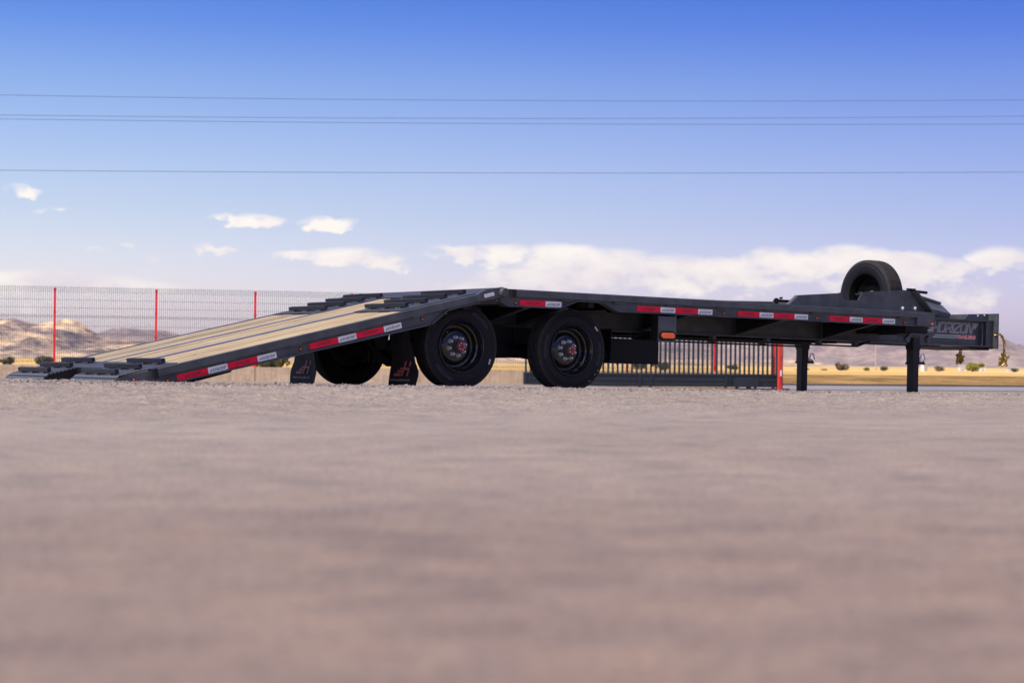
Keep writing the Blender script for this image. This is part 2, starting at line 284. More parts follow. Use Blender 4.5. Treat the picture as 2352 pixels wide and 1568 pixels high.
# ------------------------------------------------------------------ mesh builder
class MB:
    def __init__(s): s.v = []; s.f = []; s.m = []; s.mats = []
    def mi(s, m):
        if m is None: m = s.mats[0] if s.mats else M['paint']
        if m not in s.mats: s.mats.append(m)
        return s.mats.index(m)
    def add(s, vs, fs, m=None):
        o = len(s.v); k = s.mi(m); s.v += [tuple(v) for v in vs]
        for f in fs: s.f.append(tuple(i+o for i in f)); s.m.append(k)
    def box(s, x0, x1, y0, y1, z0, z1, m=None, fn=None):
        vs = [(x, y, z) for x in (x0, x1) for y in (y0, y1) for z in (z0, z1)]
        if fn: vs = [fn(*q) for q in vs]
        s.add(vs, [(0, 1, 3, 2), (4, 6, 7, 5), (0, 4, 5, 1), (2, 3, 7, 6), (0, 2, 6, 4), (1, 5, 7, 3)], m)
    def prism(s, poly, y0, y1, m=None, fn=None):          # poly in (x, z), extruded along y
        n = len(poly); vs = [(x, y0, z) for x, z in poly]+[(x, y1, z) for x, z in poly]
        if fn: vs = [fn(*q) for q in vs]
        s.add(vs, [tuple(range(n)), tuple(range(2*n-1, n-1, -1))]+[(i, i+n, (i+1) % n+n, (i+1) % n) for i in range(n)], m)
    def tube(s, pts, r, m=None, n=8, closed=False):
        pts = [Vector(p) for p in pts]; k = len(pts); vs = []; up = Vector((0.13, 0.21, 1)).normalized()
        for i, p_ in enumerate(pts):
            a = pts[i-1] if (i > 0 or closed) else p_; b = pts[(i+1) % k] if (i < k-1 or closed) else p_
            d = (b-a).normalized(); u = d.cross(up)
            if u.length < 1e-3: u = d.cross(Vector((1, 0, 0)))
            u.normalize(); w = d.cross(u).normalized(); rr_ = r[i] if isinstance(r, (list, tuple)) else r
            for j in range(n):
                t_ = 2*PI*j/n; vs.append(p_+u*math.cos(t_)*rr_+w*math.sin(t_)*rr_)
        fs = []
        for i in range(k if closed else k-1):
            i2 = (i+1) % k
            for j in range(n): fs.append((i*n+j, i*n+(j+1) % n, i2*n+(j+1) % n, i2*n+j))
        if not closed: fs += [tuple(range(n))[::-1], tuple(range((k-1)*n, k*n))]
        s.add(vs, fs, m)
    def lathe(s, prof, n=48, m=None, cen=(0, 0, 0), axis='y', off=None):   # prof: (radius, along axis)
        vs = []; c_ = Vector(cen)
        for j in range(n):
            a = 2*PI*j/n
            for i, (r_, h) in enumerate(prof):
                h2 = h+(off(i, j) if off else 0)
                if axis == 'y': vs.append((c_.x+r_*math.cos(a), c_.y+h2, c_.z+r_*math.sin(a)))
                elif axis == 'x': vs.append((c_.x+h2, c_.y+r_*math.cos(a), c_.z+r_*math.sin(a)))
                else: vs.append((c_.x+r_*math.cos(a), c_.y+r_*math.sin(a), c_.z+h2))
        k = len(prof); fs = []
        for j in range(n):
            j2 = (j+1) % n
            for i in range(k-1): fs.append((j*k+i, j*k+i+1, j2*k+i+1, j2*k+i))
        s.add(vs, fs, m)
    def mesh(s, name, smooth=False):
        me = bpy.data.meshes.new(name); me.from_pydata(s.v, [], s.f)
        for m_ in s.mats: me.materials.append(m_)
        me.polygons.foreach_set('material_index', s.m)
        import bmesh
        bm = bmesh.new(); bm.from_mesh(me); bmesh.ops.recalc_face_normals(bm, faces=bm.faces); bm.to_mesh(me); bm.free()
        if smooth:
            me.polygons.foreach_set('use_smooth', [True]*len(me.polygons))
            me.set_sharp_from_angle(angle=R(35))
        me.update(); return me
    def build(s, name, parent=None, smooth=False, bevel=0):
        return link(name, s.mesh(name, smooth), parent, bevel)
def link(name, me, parent=None, bevel=0):
    o = bpy.data.objects.new(name, me); COL.objects.link(o)
    if parent: o.parent = parent
    if bevel:
        b = o.modifiers.new('bevel', 'BEVEL'); b.width = bevel; b.segments = 2; b.limit_method = 'ANGLE'; b.angle_limit = R(40)
    return o
def tag(o, label=None, cat=None, group=None, kind=None):
    if label: o['label'] = label
    if cat: o['category'] = cat
    if group: o['group'] = group
    if kind: o['kind'] = kind
    return o
def empty(name, loc=(0, 0, 0), rot=(0, 0, 0)):
    o = bpy.data.objects.new(name, None); COL.objects.link(o); o.location = loc; o.rotation_euler = rot; o.empty_display_size = 0.3; return o
def copy_of(o, parent, loc=None, rot=None):
    c_ = o.copy(); COL.objects.link(c_); c_.parent = parent
    if loc is not None: c_.location = loc
    if rot is not None: c_.rotation_euler = rot
    return c_

def font_mesh(txt, size, shear=0.0, bold=0.0):
    """flat lettering as vertex / face lists in (x, z); origin at the baseline's left end"""
    cu = bpy.data.curves.new('t', 'FONT'); cu.body = txt; cu.size = size; cu.shear = shear; cu.offset = bold; cu.resolution_u = 3
    ob = bpy.data.objects.new('t', cu); COL.objects.link(ob)
    dg = bpy.context.evaluated_depsgraph_get(); dg.update()
    me = bpy.data.meshes.new_from_object(ob.evaluated_get(dg))
    vs = [(q.co.x, q.co.y) for q in me.vertices]; fs = [tuple(f.vertices) for f in me.polygons]
    bpy.data.objects.remove(ob); bpy.data.meshes.remove(me); bpy.data.curves.remove(cu)
    return vs, fs

# slanted line lettering with a stepped wing at each end, as flat strokes
GL = {'H': [[(0, 0), (0, 1)], [(.75, 1), (.75, .72)], [(0, .48), (.75, .48), (.75, 0)]],
      'O': [[(.12, 0), (.0, .14), (0, .86), (.12, 1), (.68, 1), (.8, .86), (.8, .14), (.68, 0), (.12, 0)]],
      'R': [[(0, 1), (.66, 1), (.78, .88), (.78, .58), (.66, .45), (.1, .45), (0, .3), (0, 0)], [(.5, .45), (.78, 0)]],
      'I': [[(0, 0), (0, 1)]],
      'Z': [[(0, 1), (.78, 1), (.78, .78), (0, .2), (0, 0), (.78, 0)]],
      'N': [[(0, 0), (0, 1), (.14, 1), (.62, 0), (.76, 0), (.76, 1)]]}
GW = {'H': 1.0, 'O': 1.06, 'R': 1.02, 'I': .27, 'Z': 1.04, 'N': .8}
def logo_strokes(h, sw, grow=0.0):
    """returns quads in (x, z) for the word with its wings; h = cap height, sw = stroke width"""
    q = []; sh = 0.30
    def seg(a, b, w):
        ax, az_ = (a[0]+a[1]*sh)*h, a[1]*h; bx, bz = (b[0]+b[1]*sh)*h, b[1]*h
        dx, dz = bx-ax, bz-az_; l = math.hypot(dx, dz) or 1; ux, uz = dx/l, dz/l; e = w*0.45
        ax -= ux*e; az_ -= uz*e; bx += ux*e; bz += uz*e; nx, nz_ = -uz*w/2, ux*w/2
        q.append([(ax+nx, az_+nz_), (bx+nx, bz+nz_), (bx-nx, bz-nz_), (ax-nx, az_-nz_)])
    w = (sw+2*grow)*h; x = 0.62
    for k, (l, z_) in enumerate(((.62, .04), (.42, .24), (.24, .44))): seg((x-.12-l+k*.0, z_), (x-.14, z_), w*1.1)
    for ch in 'HORIZON':
        for st in GL[ch]:
            for a, b in zip(st[:-1], st[1:]): seg((x+a[0], a[1]), (x+b[0], b[1]), w)
        x += GW[ch]
    for k, (l, z_) in enumerate(((.62, .98), (.44, .78), (.28, .58))): seg((x+.08, z_), (x+.08+l, z_), w*1.1)
    return q, (x+.8)*h
def put_quads(mb, quads, x0, z0, y, m, eps=0.0, yd=0.0):
    for i, qd in enumerate(quads):
        mb.add([(x0+a, y+i*yd, z0+b) for a, b in qd], [(0, 1, 2, 3)], m)

# ------------------------------------------------------------------ ground
TP = R(0.95)
def plane_z(x): return 0.008-0.0166*x
def ss(t_): t_ = np.clip(t_, 0, 1); return t_*t_*(3-2*t_)
def lot_h(x, y):
    x = np.asarray(x, float); y = np.asarray(y, float)
    a = (x-CAM.x)*R0.x+(y-CAM.y)*R0.y; b = (x-CAM.x)*F0.x+(y-CAM.y)*F0.y
    pl = 0.008-0.0166*np.clip(x, -12, 12)
    crest = 0.048-0.0098*(np.clip(x, -9, 12)+0.675)
    h = np.where(y > -2.4, pl+(crest-pl)*ss(1-(y+2.4)/0.95), crest*(1-ss((-2.4-y)/6.0)))
    far = 0.27-0.58-0.016*np.clip(a, 0, 8)
    return h+(far-h)*ss((b-21)/18)
def lines(segs):
    out = []
    for a, b, st in segs: out += list(np.arange(a, b-1e-6, st))
    out.append(segs[-1][1]); return np.array(out)
def grid_obj(name, xs, ys, zf, mt, jitter=None):
    X, Y = np.meshgrid(xs, ys); Z = zf(X, Y)
    if jitter is not None: Z = Z+jitter(X, Y)
    nx, ny = len(xs), len(ys); co = np.stack([X.ravel(), Y.ravel(), Z.ravel()], 1).astype(np.float32)
    i = np.arange(nx-1)[None, :]+nx*np.arange(ny-1)[:, None]
    fq = np.stack([i, i+1, i+nx+1, i+nx], -1).reshape(-1, 4).astype(np.int32)
    me = bpy.data.meshes.new(name); me.vertices.add(len(co)); me.vertices.foreach_set('co', co.ravel())
    me.loops.add(fq.size); me.loops.foreach_set('vertex_index', fq.ravel()); me.polygons.add(len(fq))
    me.polygons.foreach_set('loop_start', np.arange(len(fq), dtype=np.int32)*4); me.polygons.foreach_set('loop_total', np.full(len(fq), 4, np.int32))
    me.materials.append(mt); me.update(); me.validate(); me.polygons.foreach_set('use_smooth', np.ones(len(fq), bool))
    o = bpy.data.objects.new(name, me); COL.objects.link(o); return o
def vnoise(X, Y, cell, seed):
    r_ = np.random.default_rng(seed).random((512, 512)); gx = X/cell; gy = Y/cell
    ix = np.floor(gx).astype(int); iy = np.floor(gy).astype(int); fx = gx-ix; fy = gy-iy; fx = fx*fx*(3-2*fx); fy = fy*fy*(3-2*fy)
    g = lambda a, b: r_[a % 512, b % 512]
    return (g(ix, iy)*(1-fx)+g(ix+1, iy)*fx)*(1-fy)+(g(ix, iy+1)*(1-fx)+g(ix+1, iy+1)*fx)*fy
def grit(X, Y):
    n = (vnoise(X, Y, 0.030, 1)-0.5)*0.016+(vnoise(X, Y, 0.075, 2)-0.5)*0.010+(vnoise(X, Y, 0.6, 3)-0.5)*0.005
    s_ = vnoise(X, Y, 0.05, 4); n += np.where(s_ > 0.86, (s_-0.86)*0.12, 0)
    return n*(1-0.97*ss((np.abs(Y+3.4)-2.2)/3.0))
def to_lot(o): return o
ys = lines([(-19, -9, 0.12), (-9, -5, 0.05), (-5, -1.75, 0.02), (-1.75, 3, 0.10), (3, 60, 1.0)])
xs = lines([(-60, -14, 2.0), (-14, -8, 0.12), (-8, 9.5, 0.018), (9.5, 16, 0.12), (16, 70, 2.0)])
lot = grid_obj('ground', xs, ys, lot_h, M['lot'], grit); tag(lot, kind='structure')
# loose grit on the crest in front of the trailer: thousands of tiny stones, one object
def grit_stones():
    base = np.array([(1, 0, 0), (-1, 0, 0), (0, 1, 0), (0, -1, 0), (0, 0, 1), (0, 0, -1)], float)
    fc = [(0, 2, 4), (2, 1, 4), (1, 3, 4), (3, 0, 4), (2, 0, 5), (1, 2, 5), (3, 1, 5), (0, 3, 5)]
    n = 42000; x = rng.uniform(-8, 9.5, n); y = -2.42+rng.normal(0, 0.55, n); y = np.clip(y, -5, -1.75)
    r_ = rng.gamma(2.0, 0.0018, n)+0.0022; r_ = np.minimum(r_, 0.0120); z = lot_h(x, y)+grit(x, y)+r_*0.25
    vs = np.zeros((n, 6, 3))
    for k in range(6):
        j = rng.uniform(0.65, 1.25, (n, 3)); vs[:, k, :] = base[k]*r_[:, None]*j+rng.normal(0, 0.15, (n, 3))*r_[:, None]
    vs[:, :, 0] += x[:, None]; vs[:, :, 1] += y[:, None]; vs[:, :, 2] += z[:, None]
    f = (np.array(fc)[None]+6*np.arange(n)[:, None, None]).reshape(-1, 3)
    me = bpy.data.meshes.new('gravel'); me.from_pydata(vs.reshape(-1, 3).tolist(), [], f.tolist()); me.materials.append(M['stone'])
    o = bpy.data.objects.new('gravel', me); COL.objects.link(o)
    tag(o, 'loose pale grit scattered on the pavement crest before the trailer', 'gravel', kind='stuff')
grit_stones()

# fence line frame (runs to the right and away from the camera)
TF = R(14.6)
Td = (R0*math.cos(TF)+F0*math.sin(TF)); Nd = (F0*math.cos(TF)-R0*math.sin(TF))
FO = W(-11.42, 49.69, 0)                    # foot of the post nearest the left of the hills
rotF = math.atan2(Td.y, Td.x)
def FP(t_, n_, z=0.0): return Vector((FO.x+Td.x*t_+Nd.x*n_, FO.y+Td.y*t_+Nd.y*n_, z))
def cz(rel): return 0.27+rel              # height given relative to the camera
def fence_obj_frame(name, t_=0, n_=0, z=0): return empty(name, FP(t_, n_, z), (0, 0, rotF))

# road, kerb, verge, field in the fence frame
def sheet(name, ts, ns, zf, mt):
    """grid in the fence frame, built in world coordinates"""
    A, B = np.meshgrid(ts, ns); X = FO.x+Td.x*A+Nd.x*B; Y = FO.y+Td.y*A+Nd.y*B; Z = zf(A, B)
    nx, ny = len(ts), len(ns); co = np.stack([X.ravel(), Y.ravel(), Z.ravel()], 1)
    f = [(j*nx+i, j*nx+i+1, (j+1)*nx+i+1, (j+1)*nx+i) for j in range(ny-1) for i in range(nx-1)]
    me = bpy.data.meshes.new(name); me.from_pydata(co.tolist(), [], f); me.materials.append(mt)
    me.polygons.foreach_set('use_smooth', [True]*len(f)); o = bpy.data.objects.new(name, me); COL.objects.link(o); return o
def smn(A, B, c_, s_): return vnoise(A+5000, B+5000, c_, s_)-0.5
def road_z(A, B): return 0.27-0.698+0*A
tag(sheet('road', np.linspace(-60, 120, 40), np.linspace(0.6, 11.0, 6), lambda A, B: road_z(A, B)+0.004, M['road']), kind='structure')
mb = MB(); mb.box(-60, 120, 11.0, 11.25, cz(-0.74), cz(-0.645), M['kerb']); k = mb.build('kerb'); k.location = FP(0, 0, 0); k.rotation_euler = (0, 0, rotF); tag(k, kind='structure')
def verge_z(A, B):
    t_ = (B-11.25)/24.0; return cz(-0.66)+0.21*ss(t_)+smn(A, B, 2.2, 9)*0.12*np.clip(t_*4, 0, 1)*(1-ss((t_-.8)/.2))
tag(sheet('verge', np.linspace(-60, 140, 260), np.linspace(11.25, 35.25, 40), verge_z, M['verge']), kind='structure')
def field_z(A, B): return cz(-0.45)-1.6*ss((B-35)/500)*1.0-0.2*ss((B-500)/3000)+smn(A, B, 40, 11)*0.25*ss((B-40)/60)
gts = np.concatenate([-np.geomspace(5500, 60, 40), np.linspace(-50, 150, 60), np.geomspace(160, 5500, 40)])
tag(sheet('field', gts, np.concatenate([np.linspace(35.25, 200, 40), np.geomspace(210, 6000, 60)]), field_z, M['field']), kind='structure')

# hills: two ranges as height fields, 3 km off
def interp(px, tab): return np.interp(px, [q[0] for q in tab], [q[1] for q in tab])
def hills(name, prof, b0, b1, bc, a0, a1, na, nb_, seed, rough):
    As = np.linspace(a0, a1, na); Bs = np.linspace(b0, b1, nb_); A, B = np.meshgrid(As, Bs)
    ridge = np.interp(A, [q[0] for q in prof], [q[1] for q in prof])
    tt = np.where(B < bc, (B-b0)/(bc-b0), (b1-B)/(b1-bc)); env = np.clip(tt, 0, 1)**1.15
    Z = np.zeros_like(A); amp = 1.0; cell = 190.0
    for o_ in range(6):
        n_ = 1-np.abs(2*vnoise(A+9000, B*0.55+9000, cell, seed+o_)-1); Z += (n_-0.6)*amp; amp *= 0.5; cell *= 0.47
    H = ridge*env+Z*rough*ridge*np.clip(env*(1.12-env)*3.4+0.04, 0, 1)
    Z2 = 0.27-1.9+H*1.0
    X = CAM.x+R0.x*A+F0.x*B; Y = CAM.y+R0.y*A+F0.y*B
    co = np.stack([X.ravel(), Y.ravel(), Z2.ravel()], 1); i = np.arange(na-1)[None, :]+na*np.arange(nb_-1)[:, None]
    fq = np.stack([i, i+1, i+na+1, i+na], -1).reshape(-1, 4)
    me = bpy.data.meshes.new(name); me.from_pydata(co.tolist(), [], fq.tolist()); me.materials.append(M['hill'])
    me.polygons.foreach_set('use_smooth', [True]*len(fq)); o = bpy.data.objects.new(name, me); COL.objects.link(o); tag(o, kind='structure'); return o
def prof_px(tab, bc):   # skyline as (metres right, metres high) at the ridge distance
    return [((x-1176)/4573*bc, (818+0.0105*x-y)/4573*bc) for x, y in tab]
lp = [(-900, 745), (-500, 700), (-200, 712), (0, 720), (30, 722), (60, 728), (90, 733), (120, 729), (150, 723), (175, 730), (190, 741), (215, 754), (239, 767), (262, 772), (300, 778), (360, 790), (600, 800), (1200, 815), (1600, 822)]
hills('hills', prof_px(lp, 3000), 2450, 3500, 3000, -2200, 420, 640, 150, 33, 0.42)
lp2 = [(-700, 800), (0, 800), (180, 785), (240, 768), (275, 762), (309, 756), (336, 760), (357, 757), (397, 762), (419, 770), (470, 782), (600, 794), (900, 800), (1180, 800), (1400, 792), (1600, 786), (1900, 765), (2060, 748), (2160, 752), (2230, 764), (2290, 778), (2352, 799), (2450, 815), (2700, 826), (3500, 800), (4200, 790)]
o = hills('hills', prof_px(lp2, 4300), 3600, 5000, 4300, -2600, 3600, 900, 150, 41, 0.45); o.data.materials[0] = M['hill_far']

# ------------------------------------------------------------------ concrete wall with mesh fence
def wall_top(t_): return cz(-0.205-0.0012*(t_))
wl = empty('concrete_wall', FP(0, 0, 0), (0, 0, rotF)); tag(wl, 'low weathered tan concrete wall under the wire mesh fence', 'wall')
mb = MB()
for k in range(-8, 9):
    t0, t1 = k*2.5, (k+1)*2.5
    if t1 > 18.2: t1 = 18.2
    z0, z1 = wall_top(t0), wall_top(t1)
    vs = [(t0+.008, -.11, cz(-1.2)), (t1-.008, -.11, cz(-1.2)), (t1-.008, .11, cz(-1.2)), (t0+.008, .11, cz(-1.2)), (t0+.008, -.11, z0), (t1-.008, -.11, z1), (t1-.008, .11, z1), (t0+.008, .11, z0)]
    q = MB(); q.add(vs, [(0, 1, 5, 4), (1, 2, 6, 5), (2, 3, 7, 6), (3, 0, 4, 7), (4, 5, 6, 7), (0, 3, 2, 1)], M['wall']); q.build('wall_section', wl)
    if t1 == 18.2: break
mf = empty('mesh_fence', FP(0, 0, 0), (0, 0, rotF)); tag(mf, 'wire mesh fence with slim red posts standing on the concrete wall', 'fence')
q = MB(); q.box(-.028, .028, -.03, .03, 0, 1.915, M['redpost']); q.box(-.034, .034, -.036, .036, 1.915, 1.93, M['redpost']); q.box(-.11, .11, -.09, .09, 0.0, 0.012, M['redpost'])
for z_ in (.1, .7, 1.3, 1.85): q.box(-.034, -.028, -.045, -.03, z_, z_+.05, M['wire']); q.box(.028, .034, -.045, -.03, z_, z_+.05, M['wire'])
pm = q.mesh('post')
q = MB(); W2 = 2.5; ww = 0.0037
nv = 48
for i in range(nv):
    x = (i+.5)*W2/nv; q.box(x-ww, x+ww, -ww, ww, 0.05, 1.97, M['wire'])
for z_ in (1.93, 1.88, 1.83, 1.63, 1.43, 1.24, 1.215, 1.19, .98, .78, .60, .575, .55, .35, .10, .07):
    q.box(0, W2, -ww*3, -ww, z_-ww*.8, z_+ww*.8, M['wire'])
wm_ = q.mesh('wire_panel')
for k in range(-8, 8):
    o = link('post', pm, mf); o.location = (k*2.5, 0, wall_top(k*2.5)+0.002)
    if k < 7:
        o = link('wire_panel', wm_, mf); o.location = (k*2.5, 0.0, wall_top((k+.5)*2.5))

# ------------------------------------------------------------------ sliding gate and its posts
GN = -1.3; gt = fence_obj_frame('sliding_gate', 11.78, GN); tag(gt, 'dark grey sliding gate of upright bars over a solid lower panel', 'gate')
GW_ = 7.05
q = MB(); q.box(0, GW_, -.04, .04, cz(1.60), cz(1.67), M['gate']); q.build('top_rail', gt)
q = MB(); q.box(0, GW_, -.04, .04, cz(-.32), cz(-.27), M['gate']); q.build('middle_rail', gt)
q = MB(); q.box(.02, GW_-.02, -.02, .02, cz(-.615), cz(-.32), M['gate']); q.box(.02, GW_-.02, -.032, -.02, cz(-.465), cz(-.45), M['gate'])
q.box(.02, GW_-.02, -.036, -.02, cz(-.615), cz(-.585), M['gate']); q.build('lower_panel', gt)
q = MB(); q.box(-.03, .03, -.04, .04, cz(-.64), cz(-.32), M['gate']); st = q.mesh('stile')
for x in (0.03, 1.4, 3.15, 3.45, 5.55, GW_-.03): link('stile', st, gt).location = (x, -0.004, 0)
q = MB(); q.box(-.024, .024, -.02, .02, cz(-.27), cz(1.60), M['gate']); pk = q.mesh('bar')
nb2 = 54
for i in range(nb2): link('bar', pk, gt).location = (.06+i*(GW_-.12)/(nb2-1), 0, 0)
q = MB(); q.box(5.75, 6.42, -.14, -.045, cz(-.60), cz(-.35), M['gate']); q.box(5.80, 5.86, -.12, -.06, cz(-.74), cz(-.60), M['gate']); q.box(6.1, 6.22, -.12, -.06, cz(-.74), cz(-.60), M['gate']); q.box(6.32, 6.38, -.12, -.06, cz(-.74), cz(-.60), M['gate']); q.build('roller_box', gt)
q = MB(); q.box(-1, GW_+.3, -.05, .05, cz(-.74), cz(-.645), mat('rusty_track', (0.09, 0.05, 0.035), 0.9, var=0.3)); q.build('track', gt)
gp = fence_obj_frame('gate_post', 18.90, GN+.55); tag(gp, 'narrow dark red gate post behind the end of the sliding gate', 'post')
q = MB(); q.box(-.04, .04, -.04, .04, cz(-.8), cz(1.62), M['redpost']); q.build('post_shaft', gp)
q = MB(); q.box(-.048, .048, -.048, .048, cz(1.62), cz(1.635), M['redpost']); q.build('post_cap', gp)
gp = fence_obj_frame('gate_post', 18.74, GN-.3); tag(gp, 'thick orange red gate post with white sticker at the end of the gate', 'post')
q = MB(); q.box(-.046, .046, -.045, .045, cz(-.8), cz(1.66), M['orangepost']); q.build('post_shaft', gp)
q = MB(); q.box(-.20, .03, -.06, .03, cz(1.66), cz(1.72), mat('brown_catch', (0.06, 0.03, 0.02), 0.6)); q.box(-.20, -.15, -.06, .03, cz(1.5), cz(1.66)); q.build('guide_bracket', gp)
q = MB(); q.box(-.01, .035, -.048, -.0452, cz(-.31), cz(-.16), M['white']); q.build('sticker', gp)
q = MB(); q.box(-.01, .035, -.048, -.0452, cz(-.56), cz(-.312), M['redcap']); q.build('reflector', gp); q = MB(); q.box(-.01, .035, -.048, -.0452, cz(.10), cz(.22), M['redcap']); q.build('reflector', gp)
q = MB(); q.box(.047, .07, -.04, .04, cz(-.70), cz(1.5), M['gate']); q.build('guide_channel', gp)

# ------------------------------------------------------------------ overhead cables
for (tab, dist, nm) in [(((-300, 213), (0, 217.5), (1176, 231), (2352, 229.5), (2700, 226)), 60, 'topmost thin overhead cable crossing the blue sky'),
                        (((-300, 260), (0, 264), (1176, 272), (2352, 267), (2700, 262)), 62, 'second overhead cable from the top, upper of the close pair'),
                        (((-300, 269), (0, 273), (1176, 284), (2352, 285), (2700, 283)), 60, 'third overhead cable from the top, lower of the close pair'),
                        (((-300, 388), (0, 391.5), (1176, 397), (2352, 395.5), (2700, 393)), 60, 'lowest overhead cable, alone above the clouds')]:
    xs_ = [q[0] for q in tab]; cf = np.polyfit(xs_, [q[1] for q in tab], 2); pts = []
    for x in np.linspace(-700, 3050, 40):
        y = np.polyval(cf, x); pts.append(W((x-1176)/4573*dist, dist, 0.27+(818+0.0105*x-y)/4573*dist))
    q = MB(); q.tube([p_-pts[20] for p_ in pts], 0.0085, M['cable'], n=6); o = q.build('power_line', smooth=True); o.location = pts[20]; tag(o, nm, 'power line', 'overhead cables')

# ------------------------------------------------------------------ field furniture: bushes, poles, buildings
def place(px, b): return W((px-1176)/4573*b, b)
def field_at(p_):
    d = p_-FO; A = d.x*Td.x+d.y*Td.y; B = d.x*Nd.x+d.y*Nd.y
    return float(field_z(np.array([A]), np.array([B]))[0]) if B > 35.25 else float(verge_z(np.array([A]), np.array([B]))[0])
def bush(px, b, w, h, mt, label, group):
    p_ = place(px, b); p_.z = field_at(p_)-0.05
    e = empty('bush', p_); tag(e, label, 'bush', group)
    w *= .40; h *= .42; q = MB(); n = 420; ls = w*0.065
    cl_ = [(random.uniform(-.32, .32)*w, random.uniform(-.3, .3)*w, random.uniform(.35, .72)*h, random.uniform(.20, .34)) for _ in range(7)]
    for _ in range(n):
        cx_, cy_, cz_, cr_ = random.choice(cl_); v_ = Vector((random.gauss(0, 1), random.gauss(0, 1), random.gauss(0, 1))).normalized()*random.uniform(.5, 1.0)
        c_ = Vector((cx_+v_.x*cr_*w, cy_+v_.y*cr_*w, max(.05*h, cz_+v_.z*cr_*h))); u_ = Vector((random.gauss(0, 1), random.gauss(0, 1), random.gauss(0, 1))).normalized()*ls
        w_ = u_.cross(Vector((random.gauss(0, 1), random.gauss(0, 1), random.gauss(0, 1)))).normalized()*ls
        q.add([c_-u_, c_+w_, c_+u_, c_-w_], [(0, 1, 2, 3)], mt)
    q.build('foliage', e)
    q = MB()
    for i in range(4):
        a = i*1.7; q.tube([(0, 0, 0), (.1*w*math.cos(a), .1*w*math.sin(a), .3*h), (.28*w*math.cos(a), .28*w*math.sin(a), .65*h)], [.03*w, .02*w, .01*w], M['bark'], n=5)
    q.build('stem', e)
G1 = 'bushes dotted over the dry field'
for (px, b, w, h, mt, lb) in [(2235, 150, 3.6, 2.0, 'leaf_yel', 'yellow green bush in the dry field below the hitch chains'), (1990, 210, 2.0, 1.35, 'leaf_yel', 'tall narrow yellow green shrub between the landing legs'),
                              (1932, 200, 3.6, 2.5, 'leaf_brown', 'large brown round bush left of centre between the landing legs'), (1892, 190, 1.6, .9, 'leaf_dark', 'small dark bush left of the large brown bush'),
                              (1826, 190, 1.8, .6, 'leaf_dark', 'low dark bush nearest the farther landing leg'), (1852, 190, 1.9, 1.1, 'leaf_green', 'bright green shrub right of the farther landing leg'),
                              (2030, 230, 2.4, 1.8, 'leaf_dark', 'dark bush beside the pale pole between the landing legs'), (2158, 230, 2.6, 2.0, 'leaf_brown', 'dark brown bush just right of the nearer landing leg'),
                              (2330, 260, 2.6, 1.6, 'leaf_dark', 'dark bush at the right edge beyond the hitch'), (98, 105, 2.9, 1.3, 'leaf_dark', 'dark green bush left of the leftmost red fence post'),
                              (22, 100, 2.2, 1.1, 'leaf_dark', 'small dark bush at the far left behind the mesh fence'), (1520, 120, 2.6, 1.7, 'leaf_dark', 'dark bush seen between the gate bars left of the red post'),
                              (1470, 125, 2.4, 1.4, 'leaf_dark', 'dark bush seen through the gate near the black box'), (1680, 140, 2.2, 1.1, 'leaf_dark', 'bush seen between the gate bars right of the red post'),
                              (1240, 110, 1.6, .8, 'leaf_brown', 'small brown bush behind the fence between the wheels'), (640, 96, 8.0, 3.0, 'leaf_yel', 'yellow bush behind the fence under the ramp')]:
    bush(px, b, w, h, M[mt], lb, G1)
for (px, b, h, lb) in [(2012, 240, 6.2, 'thin pale utility pole between the landing legs'), (2208, 260, 5.6, 'thin pale utility pole under the first hitch chain')]:
    p_ = place(px, b); p_.z = field_at(p_); e = empty('utility_pole', p_); tag(e, lb, 'pole', 'utility poles in the field')
    q = MB(); q.tube([(0, 0, -.2), (0, 0, h)], [.085, .06], M['pole'], n=8); q.build('shaft', e, smooth=True)
    q = MB(); q.box(-.7, .7, -.05, .05, h-.5, h-.4, M['pole']); q.build('crossarm', e)
p_ = place(2123, 170); p_.z = field_at(p_); e = empty('water_tank', p_); tag(e, 'small white block in the dry field right of the nearer landing leg', 'tank')
q = MB(); q.box(-.22, .22, -.2, .2, 0, .62, M['whitewall']); q.build('wall', e, bevel=.03); q = MB(); q.box(-.25, .25, -.23, .23, .62, .67, M['whitewall']); q.build('cover', e)
def shed(px, b, w, d, h, label):
    p_ = place(px, b); p_.z = field_at(p_)-.3; e = empty('long_shed', p_, (0, 0, -TH)); tag(e, label, 'shed', 'low sheds at the foot of the hills')
    q = MB(); q.box(-w/2, w/2, -d/2, d/2, 0, h, M['whitewall']); q.build('wall', e)
    q = MB(); q.prism([(-d/2-.3, h), (0, h+d*.12), (d/2+.3, h)], -w/2-.3, w/2+.3, M['shedroof'], fn=lambda x, y, z: (y, x, z)); q.build('roof', e)
    q = MB()
    for i in range(5): x = -w/2+w*(i+.5)/5; q.box(x-w*.03, x+w*.03, -d/2-.02, -d/2+.02, h*.15, h*.6, M['label'])
    q.build('doorway', e)
shed(2232, 900, 11, 6, 2.3, 'long pale shed at the foot of the hills above the dry field')
shed(2326, 800, 4, 3, 1.9, 'short pale shed at the right edge of the dry field')
shed(107, 700, 3, 2.4, 1.5, 'small pale shed behind the mesh fence at the left')

# ================================================================== TRAILER
TR = empty('flatbed_trailer', (0, 0, 0), (0, TP, 0))
tag(TR, 'long dark grey flatbed trailer with its wooden loading ramp lowered to the ground', 'trailer')
YN = -1.295
SL = 0.24; AL = math.atan(SL); CA, SA = math.cos(AL), math.sin(AL)
def rp(x, y, h): return (x-h*SA, y, 0.949+SL*x+h*CA)      # point on the lowered ramp: along, across, above its surface
P_, PU = M['paint'], M['paint_under']

